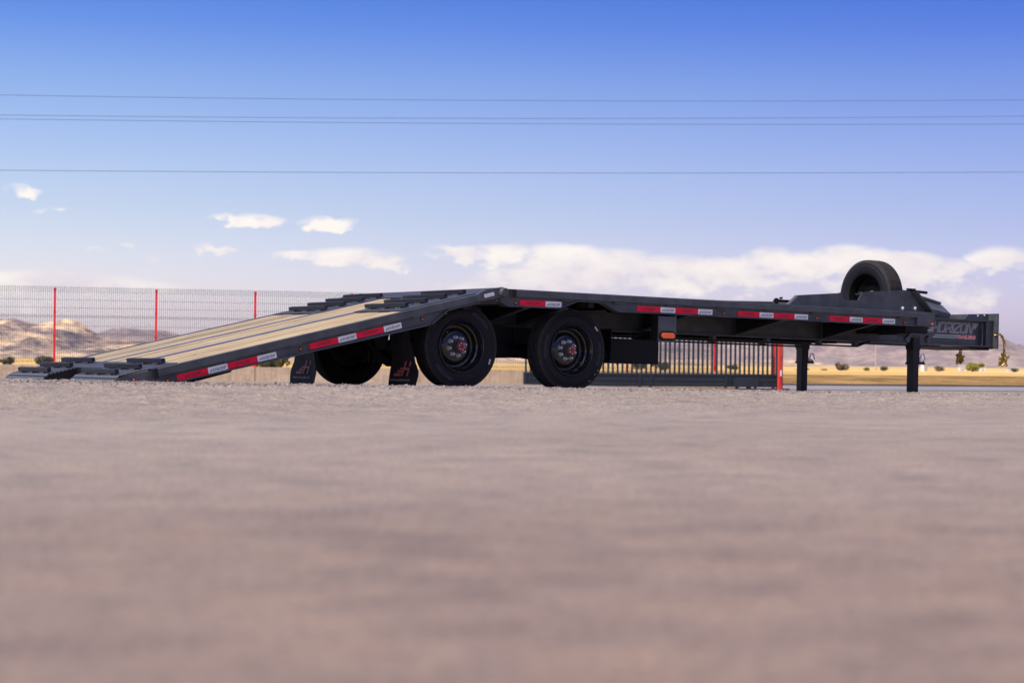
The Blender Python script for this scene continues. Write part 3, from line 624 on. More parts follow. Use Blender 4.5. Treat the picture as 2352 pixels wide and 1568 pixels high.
# --- main deck side rails (tube over a recessed plate, with wheel arch)
def side_rail(sg):
    o0, o1, o2 = sg*1.295, sg*1.235, sg*1.262
    q = MB(); q.box(0.02, 5.06, o0, o1, .853, .913, P_)
    q.box(5.06, 5.31, o0, o1, .769, .913, P_)
    r_ = q.build('side_rail', TR, bevel=.004)
    q = MB(); poly = [(-.145, .905), (-.145, .806), (-.063, .762), (.528, .765), (.720, .838), (1.011, .838), (1.185, .762), (5.06, .765), (5.06, .853), (5.06, .905)]
    q.prism(poly, o2, sg*1.252, P_); q.build('side_plate', TR)
    q = MB()
    for a, b in zip(poly[1:8], poly[2:8]):                  # bottom flange following the arch
        dx, dz = b[0]-a[0], b[1]-a[1]; l = math.hypot(dx, dz); nx, nz_ = -dz/l*.010, dx/l*.010
        q.prism([a, b, (b[0]+nx, b[1]+nz_), (a[0]+nx, a[1]+nz_)], sg*1.285, sg*1.19, P_)
    q.build('bottom_flange', TR)
    q = MB(); q.box(-.02, .022, sg*1.30, sg*1.24, .845, .915, PU); q.box(-.14, 5.28, sg*1.245, sg*1.18, .906, .921, P_); q.build('rail_end', TR)
    return r_
side_rail(-1); side_rail(1)
q = MB(); q.box(-.07, .07, -1.296, -1.262, .840, .848, P_); tabm = q.mesh('stake_tab')
for x in (.59, 1.20, 1.82, 2.44, 3.05, 3.66, 4.28, 4.87): link('stake_tab', tabm, TR).location = (x, 0, 0)
# deck boards and rear tread plates
q = MB(); q.box(1.15, 3.95, -.0903, .0903, .885, .915, M['wood']); dk = q.mesh('deck_plank')
for i in range(13):
    y = -1.09+i*.1817; o = link('deck_plank', dk, TR); o.location = (0, y, 0)
q = MB(); q.box(-.02, 1.14, -1.17, -.40, .9155, .923, M['plate']); q.box(-.02, 1.14, .40, 1.17, .9155, .923, M['plate']); q.box(-.02, .28, -.40, .40, .9155, .923, M['plate']); q.build('deck_tread_plate', TR)
q = MB(); q.box(0.285, 1.14, -.085, .085, .885, .915, M['wood']); dk2 = q.mesh('deck_plank')
for i in range(4): link('deck_plank', dk2, TR).location = (0, -.3+i*.2, 0)
# longitudinal main beams, running on into the nose
def ibeam(sg):
    y = sg*.40; q = MB()
    q.box(-.12, 7.10, y-.006, y+.006, .618, .872, P_); q.box(-.12, 7.10, y-.065, y+.065, .605, .618, P_)
    q.box(5.15, 7.10, y-.065, y+.065, .892, .905, P_); q.box(5.15, 7.10, y-.006, y+.006, .872, .892, P_); q.box(-.12, 5.15, y-.065, y+.065, .872, .884, PU)
    for x in (2.1, 3.3, 4.5, 6.93): q.box(x-.005, x+.005, y-.06, y+.06, .618, .872, P_)
    q.build('main_beam', TR)
ibeam(-1); ibeam(1)
q = MB(); q.box(-.03, .03, -1.25, 1.25, .79, .871, PU); cm = q.mesh('crossmember')
for i in range(13): link('crossmember', cm, TR).location = (.05+i*.42, 0, 0)
# gusset brackets between beam and rail
q = MB(); q.prism([(-.42, .62), (-1.24, .775), (-.42, .79)], -.004, .004, PU, fn=lambda x, y, z: (y, x, z)); q.prism([(-.42, .612), (-1.24, .767), (-1.24, .777), (-.42, .622)], -.02, .02, P_, fn=lambda x, y, z: (y, x, z)); gs = q.mesh('gusset')
for x in (.22, .62, 2.10, 3.31, 4.52): link('gusset', gs, TR).location = (x, 0, 0)
# lower truss chord with spacers
for sg in (-1, 1):
    q = MB(); q.box(.75, 5.0, sg*.45-.03, sg*.45+.03, .545, .562, PU); q.prism([(4.99, .545), (5.0, .562), (5.17, .618), (5.19, .606)], sg*.45-.03, sg*.45+.03, PU); q.build('truss_chord', TR)
    q = MB(); q.box(-.022, .022, sg*.45-.03, sg*.45+.03, .562, .605, P_); spm = q.mesh('spacer')
    for x in (1.5, 2.25, 3.01, 3.74, 4.46, 4.98): link('spacer', spm, TR).location = (x, 0, 0)
q = MB()
for y in (-.25, -.1, .15, .3): q.tube([(.9, y, .585), (4.9, y, .59)], .012, M['blackpl'], n=6)
q.build('brake_line', TR)
# underframe crossbeams so the belly is closed the way the real one is
q = MB(); q.box(-.05, .05, -.40, .40, .625, .70, PU); lc = q.mesh('lower_crossmember')
for x in (1.2, 1.95, 2.7, 3.45, 4.2): link('lower_crossmember', lc, TR).location = (x, 0, 0)
q = MB(); q.box(1.52, 2.11, -.72, -.30, .292, .53, M['blackpl'])
q.box(1.52, 1.535, -.72, -.30, .53, .62, PU); q.box(2.09, 2.105, -.72, -.30, .53, .62, PU); q.build('battery_box', TR, bevel=.006)
q = MB()
for x in (1.62, 1.84, 2.04): q.lathe([(0.0001, -.02), (.008, -.02), (.008, 0), (.014, 0), (.014, .006), (0.0001, .006)], 8, M['hub'], (x, -.70, .285), 'z')
q.build('box_bolt', TR)
# marker lamp bracket
mbk = MB(); mbk.box(1.655, 1.865, -1.285, -1.279, .500, .740, P_); mbk.box(1.649, 1.655, -1.285, -1.18, .505, .76, PU); mbk.box(1.865, 1.871, -1.285, -1.18, .505, .76, P_); bk = mbk.build('lamp_bracket', TR)
def oval(w, h, n=20):
    r_ = h/2; pts = []
    for k in range(n):
        a = 2*PI*k/n; pts.append(((w/2-r_)*(1 if math.cos(a) >= 0 else -1)+r_*math.cos(a), r_*math.sin(a)))
    return pts
q = MB(); q.prism([(1.762+a, .558+b) for a, b in oval(.195, .088)], -1.300, -1.2855, M['blackpl']); q.build('lamp_bezel', bk, bevel=.003)
q = MB(); q.prism([(1.762+a, .558+b) for a, b in oval(.160, .054)], -1.309, -1.3003, M['amber']); q.build('amber_lamp', bk, bevel=.004)

# --- small round marker lamps
q = MB(); q.lathe([(.0001, -.010), (.006, -.009), (.0105, -.004), (.0115, 0)], 12, M['amber']); q.lathe([(.0115, 0), (.0165, 0), (.0165, .004)], 12, M['blackpl']); ml = q.mesh('marker_lamp', True)
q = MB(); q.lathe([(.0001, -.010), (.006, -.009), (.0105, -.004), (.0115, 0)], 12, M['redlens']); q.lathe([(.0115, 0), (.0165, 0), (.0165, .004)], 12, M['blackpl']); mlr = q.mesh('marker_lamp', True)
for x, z_, y in ((.037, .797, -1.2665), (2.468, .795, -1.2665), (3.68, .795, -1.2665), (4.90, .795, -1.2665), (5.268, .793, -1.300)): link('marker_lamp', ml, TR).location = (x, y, z_)

# --- reflective tape
def tape_mesh(w, mt):
    q = MB(); q.box(0, w, -.0012, 0, 0, .0508, mt)
    lq, lw = logo_strokes(.0188, .16); put_quads(q, lq, w/2-lw/2, .0135 if mt is M['white_tape'] else .017, -.0018, M['ink'], yd=-.000004); return q.mesh('reflective_tape')
tr_ = tape_mesh(.279, M['red_tape']); tw_ = tape_mesh(.178, M['white_tape'])
def tapes(parent, x0, pattern, frame, rot=None, xstep=None):
    x = x0
    for c_ in pattern:
        o = link('reflective_tape', tr_ if c_ == 'r' else tw_, parent); o.location = frame(x)
        if rot: o.rotation_euler = rot
        x += (.279 if c_ == 'r' else .178)*(xstep or 1)
fr_ = lambda x: (x, -1.2655, .7765)
tapes(TR, .087, 'rw', fr_); tapes(TR, 1.413, 'rwrw', fr_); tapes(TR, 2.646, 'rwrw', fr_); tapes(TR, 3.849, 'rwrw', fr_)

# --- ramp
q = MB(); q.box(-3.43, -.36, -1.295, -1.235, -.066, 0, P_, fn=rp); q.box(-3.46, -3.425, -1.298, -1.232, -.075, .004, PU, fn=rp)
q.box(-3.43, -.36, 1.295, 1.235, -.066, 0, P_, fn=rp); q.box(-3.46, -3.425, 1.298, 1.232, -.075, .004, PU, fn=rp)
q.box(-1.06, -1.00, -1.24, 1.24, -.066, -.045, PU, fn=rp); q.box(-3.2, -3.14, -1.24, 1.24, -.066, -.045, PU, fn=rp)
ramp_o = q.build('ramp', TR, bevel=.004)
RPl = [(-3.74, -.010), (-.37, -.010), (-.37, -.083), (-.70, -.083), (-.885, -.172), (-.93, -.172), (-3.25, -.150), (-3.50, -.135), (-3.77, -.02)]
for sg in (-1, 1):
    q = MB(); q.prism(RPl, sg*1.262, sg*1.252, P_, fn=rp); q.build('ramp_side_plate', ramp_o)
    q = MB()
    for a, b in ((RPl[3], RPl[4]), (RPl[2], RPl[3]), (RPl[5], RPl[6])):
        q.prism([a, b, (b[0], b[1]+.012), (a[0], a[1]+.012)], sg*1.285, sg*1.19, P_, fn=rp)
    q.build('ramp_flange', ramp_o)
    q = MB(); q.box(-3.2, -.15, sg*.62-.04, sg*.62+.04, -.165, -.035, PU, fn=rp); q.build('ramp_beam', ramp_o)
q = MB(); q.box(-.05, .05, -1.25, 1.25, -.11, -.04, PU, fn=lambda x, y, z: (x, y, z)); rc = q.mesh('ramp_crossmember')
for i in range(7):
    o = link('ramp_crossmember', rc, ramp_o); o.location = rp(-3.0+i*.42, 0, 0); o.rotation_euler = (0, -AL, 0)
# foot beneath the ramp
q = MB(); q.prism([(-3.2, -.15), (-2.60, -.15), (-2.66, -.205), (-3.12, -.215)], -.95, -.5, PU, fn=rp); q.build('ramp_foot', ramp_o)
# planks, each its own board
def plank(x0, x1, y0, y1, dz):
    q = MB(); L_ = (x1-x0)/CA; q.box(0, L_, y0, y1, -.038, 0, M['wood']); o = q.build('plank', ramp_o, bevel=.003)
    o.location = rp(x0, 0, -.006+dz); o.rotation_euler = (0, -AL, 0)
for (ya, yb, n, xe) in ((-1.232, -.392, 4, -1.0), (-.352, .352, 4, -.42), (.392, 1.232, 4, -1.0)):
    w = (yb-ya)/n
    for i in range(n): plank(-3.235, xe, ya+i*w+.003, ya+(i+1)*w-.003, random.uniform(-.003, .003))
q = MB(); L_ = (3.235-.42)/CA; q.box(0, L_, -.020, .020, -.02, .006, mat('bright_steel_strip', (0.20, 0.23, 0.36), 0.45)); dm = q.mesh('divider_strip')
for y in (-.372, .372):
    o = link('divider_strip', dm, ramp_o); o.location = rp(-3.235, y, -.003); o.rotation_euler = (0, -AL, 0)
# tread plates
def slab(name, x0, x1, y0, y1, h0, h1, mt, parent):
    q = MB(); L_ = (x1-x0)/CA; q.box(0, L_, y0, y1, h0, h1, mt); o = q.build(name, parent); o.location = rp(x0, 0, 0); o.rotation_euler = (0, -AL, 0); return o
slab('tread_plate', -1.12, -.42, -1.235, -.36, -.003, .006, M['plate'], ramp_o)
slab('tread_plate', -1.12, -.42, .36, 1.235, -.003, .006, M['plate'], ramp_o)
slab('hinge_plate', -.42, -.10, -1.225, 1.225, -.005, .006, M['plate'], ramp_o)
# lower flap with a notch between its two toes
slab('toe_plate', -3.46, -3.225, -1.235, 1.235, -.004, .004, M['plate'], ramp_o)
for y0, y1 in ((-1.235, -.30), (.32, 1.235)):
    q = MB(); q.prism([(-3.46, -.002), (-3.46, .006), (-3.72, .006), (-3.80, -.038), (-3.80, -.048), (-3.72, -.005)], y0, y1, M['plate'], fn=rp); q.build('toe', ramp_o)
    for yy in (y0, y1-.008):
        q = MB(); q.prism([(-3.46, -.006), (-3.72, -.006), (-3.79, -.045), (-3.46, -.10)], yy, yy+.008, PU, fn=rp); q.build('toe_web', ramp_o)
slab('notch_web', -3.47, -3.455, -.30, .32, -.12, -.004, PU, ramp_o)
# cleats: upturned angle bars with welded lugs
q = MB(); q.box(0, .034, -.36, .36, .009, .044, M['cleat'])
for y in (-.25, .02, .27): q.box(-.016, .040, y-.045, y+.045, 0, .0088, M['plate'])
cl_m = q.mesh('cleat')
def cleat(x, y):
    o = link('cleat', cl_m, ramp_o); o.location = rp(x, y, .006); o.rotation_euler = (0, -AL, 0)
for sg in (-1, 1):
    for x in (-1.01, -.81, -.61, -.415): cleat(x, sg*.74)
    for x in (-3.30, -3.50, -3.70): cleat(x, sg*.745 if sg < 0 else .745)
# ramp tape and lamps
rfr = lambda x: rp(x, -1.2655, -.140)
rt = (0, -AL, 0)
tapes(ramp_o, -3.265, 'rwrw', rfr, rt, CA); tapes(ramp_o, -2.065, 'rwrw', rfr, rt, CA)
for x, h, mt in ((-.963, -.105, ml), (-2.154, -.115, ml), (-3.35, -.115, ml), (-3.62, -.052, mlr)):
    o = link('marker_lamp', mt, ramp_o); o.location = rp(x, -1.2665, h); o.rotation_euler = rt
q = MB(); q.box(-.055, .055, -1.296, -1.262, -.074, -.066, P_); rtab = q.mesh('stake_tab')
for x in (-2.80, -2.20, -1.61, -1.015): o = link('stake_tab', rtab, ramp_o); o.location = rp(x, 0, 0); o.rotation_euler = rt
# hinge: ear plates and pin bosses, both sides
for sg in (-1, 1):
    q = MB(); q.prism([(-.385, .860), (-.30, .905), (-.17, .925), (-.10, .905), (-.09, .865), (-.20, .825), (-.385, .79)], sg*1.298, sg*1.25, P_); q.build('hinge_ear', TR, bevel=.003)
    q = MB(); s2 = sg
    q.lathe([(.0001, 0), (.038, 0), (.042, .006), (.042, .06), (.05, .062), (.05, .085)] if sg < 0 else [(.0001, .09), (.038, .09), (.042, .084), (.042, .02), (.05, .018), (.05, 0)], 28, P_, (-.125, sg*1.345 if sg < 0 else 1.255, .882), 'y'); q.build('hinge_pin', TR, smooth=True)
q = MB(); q.tube([(-.125, -1.25, .882), (-.125, 1.25, .882)], .035, PU, n=14); q.build('hinge_tube', TR, smooth=True)
q = MB(); q.box(0, .105, -.0012, 0, 0, .030, M['white'])
vs, fs = font_mesh('Grease', .019); q.add([(.006+a, -.0018, .009+b) for a, b in vs], fs, M['ink'])
vs, fs = font_mesh('Point', .019); q.add([(.064+a*.85, -.0018, .009+b) for a, b in vs], fs, M['blue_print'])
o = q.build('grease_label', TR); o.location = (-.315, -1.2985, .828); o.rotation_euler = (0, -R(14), 0)

# --- wheels
def tyre_mesh(rad=.3835, rr=.235, hw=.1075):
    q = MB(); prof = []
    # outer sidewall -> tread -> inner sidewall ; (radius, along axle) outer side is negative
    prof += [(rr-.012, -.070), (rr-.004, -.088), (rr+.012, -.093), (rr+.020, -.0985), (rr+.045, -.105), (rr+.075, -.1075), (rr+.076, -.1085), (rr+.080, -.1085), (rr+.082, -.107), (rad-.040, -.104), (rad-.034, -.1045), (rad-.030, -.1015), (rad-.012, -.096), (rad-.005, -.0925)]
    ntr0 = len(prof); g = .0085; groove = []
    gx = [-.058, -.030, -.002, .026, .054]
    y = -.088
    prof.append((rad-.002, -.088))
    for c_ in gx:
        groove += [len(prof), len(prof)+1, len(prof)+2, len(prof)+3]
        prof += [(rad, c_-.0042), (rad-g, c_-.003), (rad-g, c_+.003), (rad, c_+.0042)]
    prof.append((rad-.002, .088)); ntr1 = len(prof)
    prof += [(rad-.005, .0925), (rad-.03, .1015), (rad-.04, .104), (rr+.08, .1085), (rr+.045, .105), (rr+.012, .093), (rr-.012, .07)]
    gs_ = set(groove); n = 168
    zig = [0, .0055, .0055, 0, -.0055, -.0055]
    def off(i, j):
        if i in gs_: return zig[j % 6]
        return 0
    prev = len(q.v); q.lathe(prof, n, M['rubber'], off=off)
    # shoulder sipes: every third segment's shoulder vertex is cut in
    k = len(prof)
    for j in range(n):
        if j % 2 == 0:
            for i in (ntr0-1, ntr0-2):
                x, y_, z_ = q.v[j*k+i]; r_ = math.hypot(x, z_); s_ = (r_-.004)/r_; q.v[j*k+i] = (x*s_, y_+.0015, z_*s_)
    ti = q.mi(M['tread'])
    for fi in range(len(q.f)):
        i = fi % (k-1)
        if ntr0-3 <= i < ntr1: q.m[fi] = ti
    return q
def arc_text(q, txt, size, rmid, a0, mt, y, cw=True):
    vs, fs = font_mesh(txt, size, shear=.15, bold=.0006); out = []
    for a, b in vs:
        r_ = rmid+b; an = a0-a/rmid; out.append((r_*math.cos(an), y, r_*math.sin(an)))
    q.add(out, fs, mt)
def dot(q, a, r_, s, mt, y=-.1100):
    cx_, cz_ = r_*math.cos(a), r_*math.sin(a); n = 10
    q.add([(cx_+s*math.cos(2*PI*k/n), y, cz_+s*math.sin(2*PI*k/n)) for k in range(n)], [tuple(range(n))], mt)
def tyre(rot, variant):
    q = tyre_mesh(); arc_text(q, 'PROVIDER', .045, .296, R(75)+rot, M['rubber_mark'], -.1092); arc_text(q, 'PROVIDER', .045, .296, R(255)+rot, M['rubber_mark'], -.1092)
    return q
ty_plain = tyre_mesh().mesh('tyre', True)
TY = []
q = tyre(R(-3), 0)
dot(q, R(97), .345, .004, M['white']); dot(q, R(122), .335, .004, M['yellow']); dot(q, R(150), .335, .003, M['redcap'])
q.add([(.322*math.cos(R(-20))+.010*math.cos(t_)*1.0, -.1098, .322*math.sin(R(-20))+.010*math.sin(t_)) for t_ in ()] or [], [], M['white']) if False else None
def sticker(q, a, r_, l, w, tilt):
    cx_, cz_ = r_*math.cos(a), r_*math.sin(a); ux, uz = math.cos(tilt), math.sin(tilt)
    pts = [(cx_+sx*l*ux-sz*w*uz, -.1112, cz_+sx*l*uz+sz*w*ux) for sx, sz in ((-1, -1), (1, -1), (1, 1), (-1, 1))]; q.add(pts, [(0, 1, 2, 3)], M['white'])
    for k in range(3):
        f_ = -.5+k*.5; pts = [(cx_+sx*l*.8*ux-(f_+sz*.12)*w*uz, -.1118, cz_+sx*l*.8*uz+(f_+sz*.12)*w*ux) for sx, sz in ((-1, -1), (1, -1), (1, 1), (-1, 1))]; q.add(pts, [(0, 1, 2, 3)], M['ink'])
sticker(q, R(-24), .322, .023, .0075, R(75)); TY.append(q.mesh('tyre', True))
q = tyre(R(120), 1)
dot(q, R(-32), .345, .0045, M['white']); dot(q, R(-40), .340, .0045, M['yellow']); dot(q, R(3), .340, .004, M['redcap']); dot(q, R(-55), .345, .006, M['label'])
sticker(q, R(38), .335, .023, .0075, R(-50)); TY.append(q.mesh('tyre', True))
q = MB()   # rim: lip, drop centre, dish
q.lathe([(.222, -.070), (.232, -.084), (.238, -.098), (.236, -.102), (.230, -.103), (.226, -.098), (.222, -.086), (.214, -.078), (.210, -.060), (.208, -.040), (.196, -.030), (.193, -.005), (.193, .010)], 72, M['gloss'])
q.lathe([(.193, .010), (.185, .022), (.172, .026), (.160, .018), (.140, -.002), (.125, -.008), (.060, -.008)], 72, M['gloss'])
q.lathe([(.196, .010), (.200, .05), (.222, .078), (.236, .098)], 48, M['gloss'])
rim_m = q.mesh('wheel', True)
q = MB(); q.lathe([(.072, -.006), (.070, -.020), (.055, -.024), (.053, -.075), (.050, -.085), (.047, -.096), (.044, -.098), (.036, -.098)], 36, M['hub'])
q.lathe([(.022, -.100), (.0225, -.104), (.021, -.108), (.0001, -.108)], 20, M['hub'])
hub_m = q.mesh('hub', True)
q = MB(); q.lathe([(.022, -.098), (.022, -.104), (.036, -.104), (.038, -.100), (.038, -.097)], 6, M['redcap'])
for k in range(6):
    a = 2*PI*k/6; q.lathe([(.0001, -.108), (.0035, -.108), (.0035, -.103)], 6, M['chrome'], (.031*math.cos(a), 0, .031*math.sin(a)))
cap_m = q.mesh('oil_cap')
q = MB(); q.lathe([(.021, 0), (.021, -.005), (.017, -.012)], 14, M['chrome']); q.lathe([(.0165, -.010), (.0165, -.024), (.013, -.027)], 6, M['chrome']); q.lathe([(.008, -.022), (.008, -.040), (.006, -.042), (.0001, -.042)], 10, M['chrome'])
nut_m = q.mesh('lug_nut', True)
q = MB(); q.tube([(0, .01, 0), (0, -.018, 0), (.004, -.045, 0)], .0045, M['gold'], n=6); vst = q.mesh('valve', True)
def wheel(x, sg, rot, tm_, va):
    e = link('wheel', rim_m, TR); e.location = (x, sg*.9925, .3935); e.rotation_euler = (0, 0, 0 if sg < 0 else PI)
    link('tyre', tm_, e)
    h = link('hub', hub_m, e); link('oil_cap', cap_m, e).rotation_euler = (0, rot, 0)
    for k in range(8):
        a = rot+2*PI*k/8; link('lug_nut', nut_m, e).location = (.0825*math.cos(a), -.008, .0825*math.sin(a))
    link('valve', vst, e).location = (.175*math.cos(va), .0, .175*math.sin(va))
AX = (-.414, .800)
wheel(AX[0], -1, R(12), TY[0], R(135)); wheel(AX[1], -1, R(30), TY[1], R(-40))
wheel(AX[0], 1, R(12), ty_plain, R(30)); wheel(AX[1], 1, R(30), ty_plain, R(80))
# axles, drums, springs, hangers, equaliser
for x in AX:
    q = MB(); q.tube([(x, -.86, .3935), (x, .86, .3935)], .064, PU, n=20); ax = q.build('axle', TR, smooth=True)
    for sg in (-1, 1):
        q = MB(); q.lathe([(.0001, 0), (.155, 0), (.165, .01), (.165, .12), (.10, .15), (.064, .17)], 32, PU, (x, 0, .3935)); o = q.build('brake_drum', ax, smooth=True)
        if sg < 0: o.location = (0, -.90, 0)
        else: o.location = (2*x, .90, 0); o.rotation_euler = (0, 0, PI)
for sg in (-1, 1):
    y = sg*.53
    for x in AX:
        q = MB()
        for l in range(5):
            hl = .52-l*.09; pts = [(x-hl+2*hl*k/12, .345-.011*l+.09*((k-6)/6)**2*(hl/.52)**2) for k in range(13)]
            for a, b in zip(pts[:-1], pts[1:]): q.prism([a, b, (b[0], b[1]+.0105), (a[0], a[1]+.0105)], y-.0375, y+.0375, PU)
        q.box(x-.07, x+.07, y-.06, y+.06, .275, .29, PU); q.box(x-.055, x+.055, y-.05, y+.05, .36, .375, PU); q.build('leaf_spring', TR)
        q = MB()
        for dx in (-.055, .055):
            for dy in (-.045, .045): q.tube([(x+dx, y+dy, .245), (x+dx, y+dy, .48)], .009, M['hub'], n=6)
        q.build('u_bolt', TR)
    for x, w in ((-.95, .11), (.195, .15), (1.33, .11)):
        q = MB(); pl = [(x-w, .62), (x+w, .62), (x+w*.55, .40), (x+.03, .35), (x-.03, .35), (x-w*.55, .40)]
        q.prism(pl, y-.055, y-.047, PU); q.prism(pl, y+.047, y+.055, PU); q.build('spring_hanger', TR)
    q = MB(); q.prism([(-.06, .42), (.10, .45), (.29, .45), (.45, .42), (.50, .37), (.42, .31), (.25, .305), (.14, .305), (-.03, .31), (-.10, .37)], y-.04, y+.04, PU); q.build('equaliser', TR)
    q = MB(); q.prism([(-1.22, .58), (-1.04, .60), (-.98, .42), (-.90, .27), (-.78, .20), (-.66, .20), (-.70, .30), (-.86, .46), (-.92, .60)], sg*.40-.006, sg*.40+.006, PU); q.build('torque_arm', TR)
# belly between the wheels
q = MB(); q.box(.05, .52, -.50, .5, .437, .60, PU); q.box(.60, .98, -.40, .4, .45, .60, PU); q.box(.30, .98, -.40, -.36, .315, .415, PU); q.box(-.35, .1, -.3, .3, .45, .61, PU); q.build('axle_subframe', TR)
q = MB(); q.box(-.02, .10, -.50, -.4965, .622, .70, M['label'])
for k in range(5): q.box(.0, .08, -.4975, -.497, .635+k*.012, .638+k*.012, M['ink'])
q.build('data_plate', TR)

# --- mudflaps: curved rubber sheet with print
def flap(sg):
    y0, y1 = (-1.22, -.80) if sg < 0 else (.68, 1.12); n = 16; zt, zb = .60, .015
    def cx_(z_): return -.98+.014*math.sin((z_-.15)*11)+(.03 if sg > 0 else 0)
    def ed(z_, k_):       # wavy side edges of the rubber
        o_ = float(np.interp(z_, (.015, .08, .146, .234, .40, .60), (.035, .06, .075, -.01, -.09, -.12)))
        return (y0-o_ if k_ == 0 else (y1 if k_ == 2 else (y0-o_+y1)/2)) if sg < 0 else ((y0-o_*.6) if k_ == 0 else (y1+o_*.5 if k_ == 2 else (y0+y1)/2))
    q = MB(); vs = []
    for i in range(n+1):
        z_ = zt+(zb-zt)*i/n
        for k_ in range(3):
            vs.append((cx_(z_)+(.012 if k_ == 1 else 0), ed(z_, k_), z_))
    m_ = len(vs); vs += [(a+.007, b, c_) for a, b, c_ in vs]; fs = []
    for i in range(n):
        for k_ in range(2):
            a = i*3+k_; fs += [(a, a+1, a+4, a+3), (m_+a, m_+a+3, m_+a+4, m_+a+1)]
        fs += [(i*3, i*3+3, m_+i*3+3, m_+i*3), (i*3+2, m_+i*3+2, m_+i*3+5, i*3+5)]
    fs += [(0, m_, m_+1, 1), (1, m_+1, m_+2, 2), (n*3, n*3+1, m_+n*3+1, m_+n*3), (n*3+1, n*3+2, m_+n*3+2, m_+n*3+1)]
    q.add(vs, fs, M['flap']); o = q.build('mudflap', TR, smooth=True)
    # print: stepped stripes and a tall slanted letter, seen from behind the trailer (its right is -y)
    q = MB(); yc = (y0+y1)/2; w = .27; h = .13; zb2 = .115
    def pt(u_, v_):   # u to the right as read from behind, v up
        yy = yc-(u_-.5)*w; zz = zb2+v_*h; return (cx_(zz)+(.010*(1-abs(yy-yc)/((y1-y0)/2)))-.0045, yy, zz)
    def quad(pts):
        vs_ = []; nn = 4
        (a, b, c_, d_) = pts
        for i in range(nn+1):
            for j in range(nn+1):
                u_ = (a[0]*(1-i/nn)+b[0]*i/nn)*(1-j/nn)+(d_[0]*(1-i/nn)+c_[0]*i/nn)*j/nn; v_ = (a[1]*(1-i/nn)+b[1]*i/nn)*(1-j/nn)+(d_[1]*(1-i/nn)+c_[1]*i/nn)*j/nn; vs_.append(pt(u_, v_))
        q.add(vs_, [(i*(nn+1)+j, i*(nn+1)+j+1, (i+1)*(nn+1)+j+1, (i+1)*(nn+1)+j) for i in range(nn) for j in range(nn)], M['flaplogo'])
    quad([(0, .0), (.38, 0), (.42, .20), (.03, .20)]); quad([(.17, .26), (.44, .26), (.47, .40), (.20, .40)]); quad([(.31, .46), (.50, .46), (.53, .58), (.33, .58)])
    quad([(.43, 0), (.53, 0), (.72, 1), (.60, 1)]); quad([(.60, .42), (.90, .42), (.93, .58), (.63, .58)]); quad([(.77, 0), (.88, 0), (.97, .5), (.86, .5)]); quad([(.88, .68), (1.0, .68), (1.03, 1), (.91, 1)])
    q.build('mudflap_logo', o)
    q = MB(); vs_, fs_ = font_mesh('www.horizontrailers.com', .033, shear=.2)
    q.add([(cx_(.075+b)-.006, yc+.18-a, .072+b) for a, b in vs_], fs_, M['label']); q.build('mudflap_text', o)
    q = MB(); q.box(-1.11, -1.06, y0, y1, .585, .64, PU); q.build('mudflap_hanger', TR)
flap(-1); flap(1)

# --- front corner: bulkhead side plates, jacks
def poly_plate(name, poly, y, th, mt, parent, bevel=0): q = MB(); q.prism(poly, y-th/2, y+th/2, mt); return q.build(name, parent, bevel=bevel)
BP = [(3.347, .905), (3.484, 1.014), (4.064, 1.061), (4.117, .995), (4.293, 1.002), (4.350, 1.084), (4.981, 1.131), (5.058, 1.118), (5.30, .905)]
for sg in (-1,):
    poly_plate('bulkhead_side', BP, sg*1.20, .008, P_, TR)
    q = MB()
    for a, b in ((BP[0], BP[1]), (BP[1], BP[2]), (BP[5], BP[6]), (BP[6], BP[7])): q.prism([a, b, (b[0], b[1]+.006), (a[0], a[1]+.006)], sg*1.20-.004*sg, sg*1.15, P_)
    q.prism([(5.045, 1.122), (5.062, 1.124), (5.31, .915), (5.296, .905)], sg*1.204, sg*1.29, P_); q.build('bulkhead_flange', TR)
q = MB(); q.prism([(5.05, 1.118), (5.06, 1.124), (5.31, .912), (5.30, .905)], -1.195, -.12, P_); q.build('bulkhead_front', TR)
q = MB(); q.box(3.96, 5.28, -1.18, 1.18, .885, .905, P_); q.build('front_floor', TR)
q = MB(); q.box(4.05, 4.10, -1.1, -.2, .965, .99, P_); q.box(4.55, 4.6, -1.15, -.2, .93, .98, P_); q.build('tyre_rack_bar', TR)
q = MB(); q.lathe([(.0001, -.012), (.008, -.010), (.013, -.004), (.013, 0), (.02, 0), (.02, .003)], 14, M['chrome']); bm_ = q.mesh('round_bolt', True)
q = MB(); q.box(-.032, .032, -.003, .003, -.032, .038, P_); bp_ = q.mesh('bolt_plate')
for x, z_ in ((4.925, .947), (5.106, .954)):
    link('round_bolt', bm_, TR).location = (x, -1.2105, z_); link('bolt_plate', bp_, TR).location = (x, -1.207, z_+.008)
# latch on the front wall and stake hook at the rear of it
q = MB(); q.box(5.10, 5.20, -1.12, -1.08, 1.09, 1.165, M['blackpl']); q.tube([(5.14, -1.14, 1.135), (5.34, -1.14, 1.128)], .015, M['blackpl'], n=10); q.build('latch', TR)
q = MB(); q.lathe([(.010, 0), (.034, 0), (.034, .012), (.010, .012), (.010, 0)], 6, M['blackpl'], (3.29, -1.10, .955)); q.box(3.31, 3.46, -1.11, -1.085, .945, .972, M['blackpl']); q.tube([(3.33, -1.1, .985), (3.36, -1.1, .99)], .01, M['blackpl'], n=8); q.build('ratchet', TR)
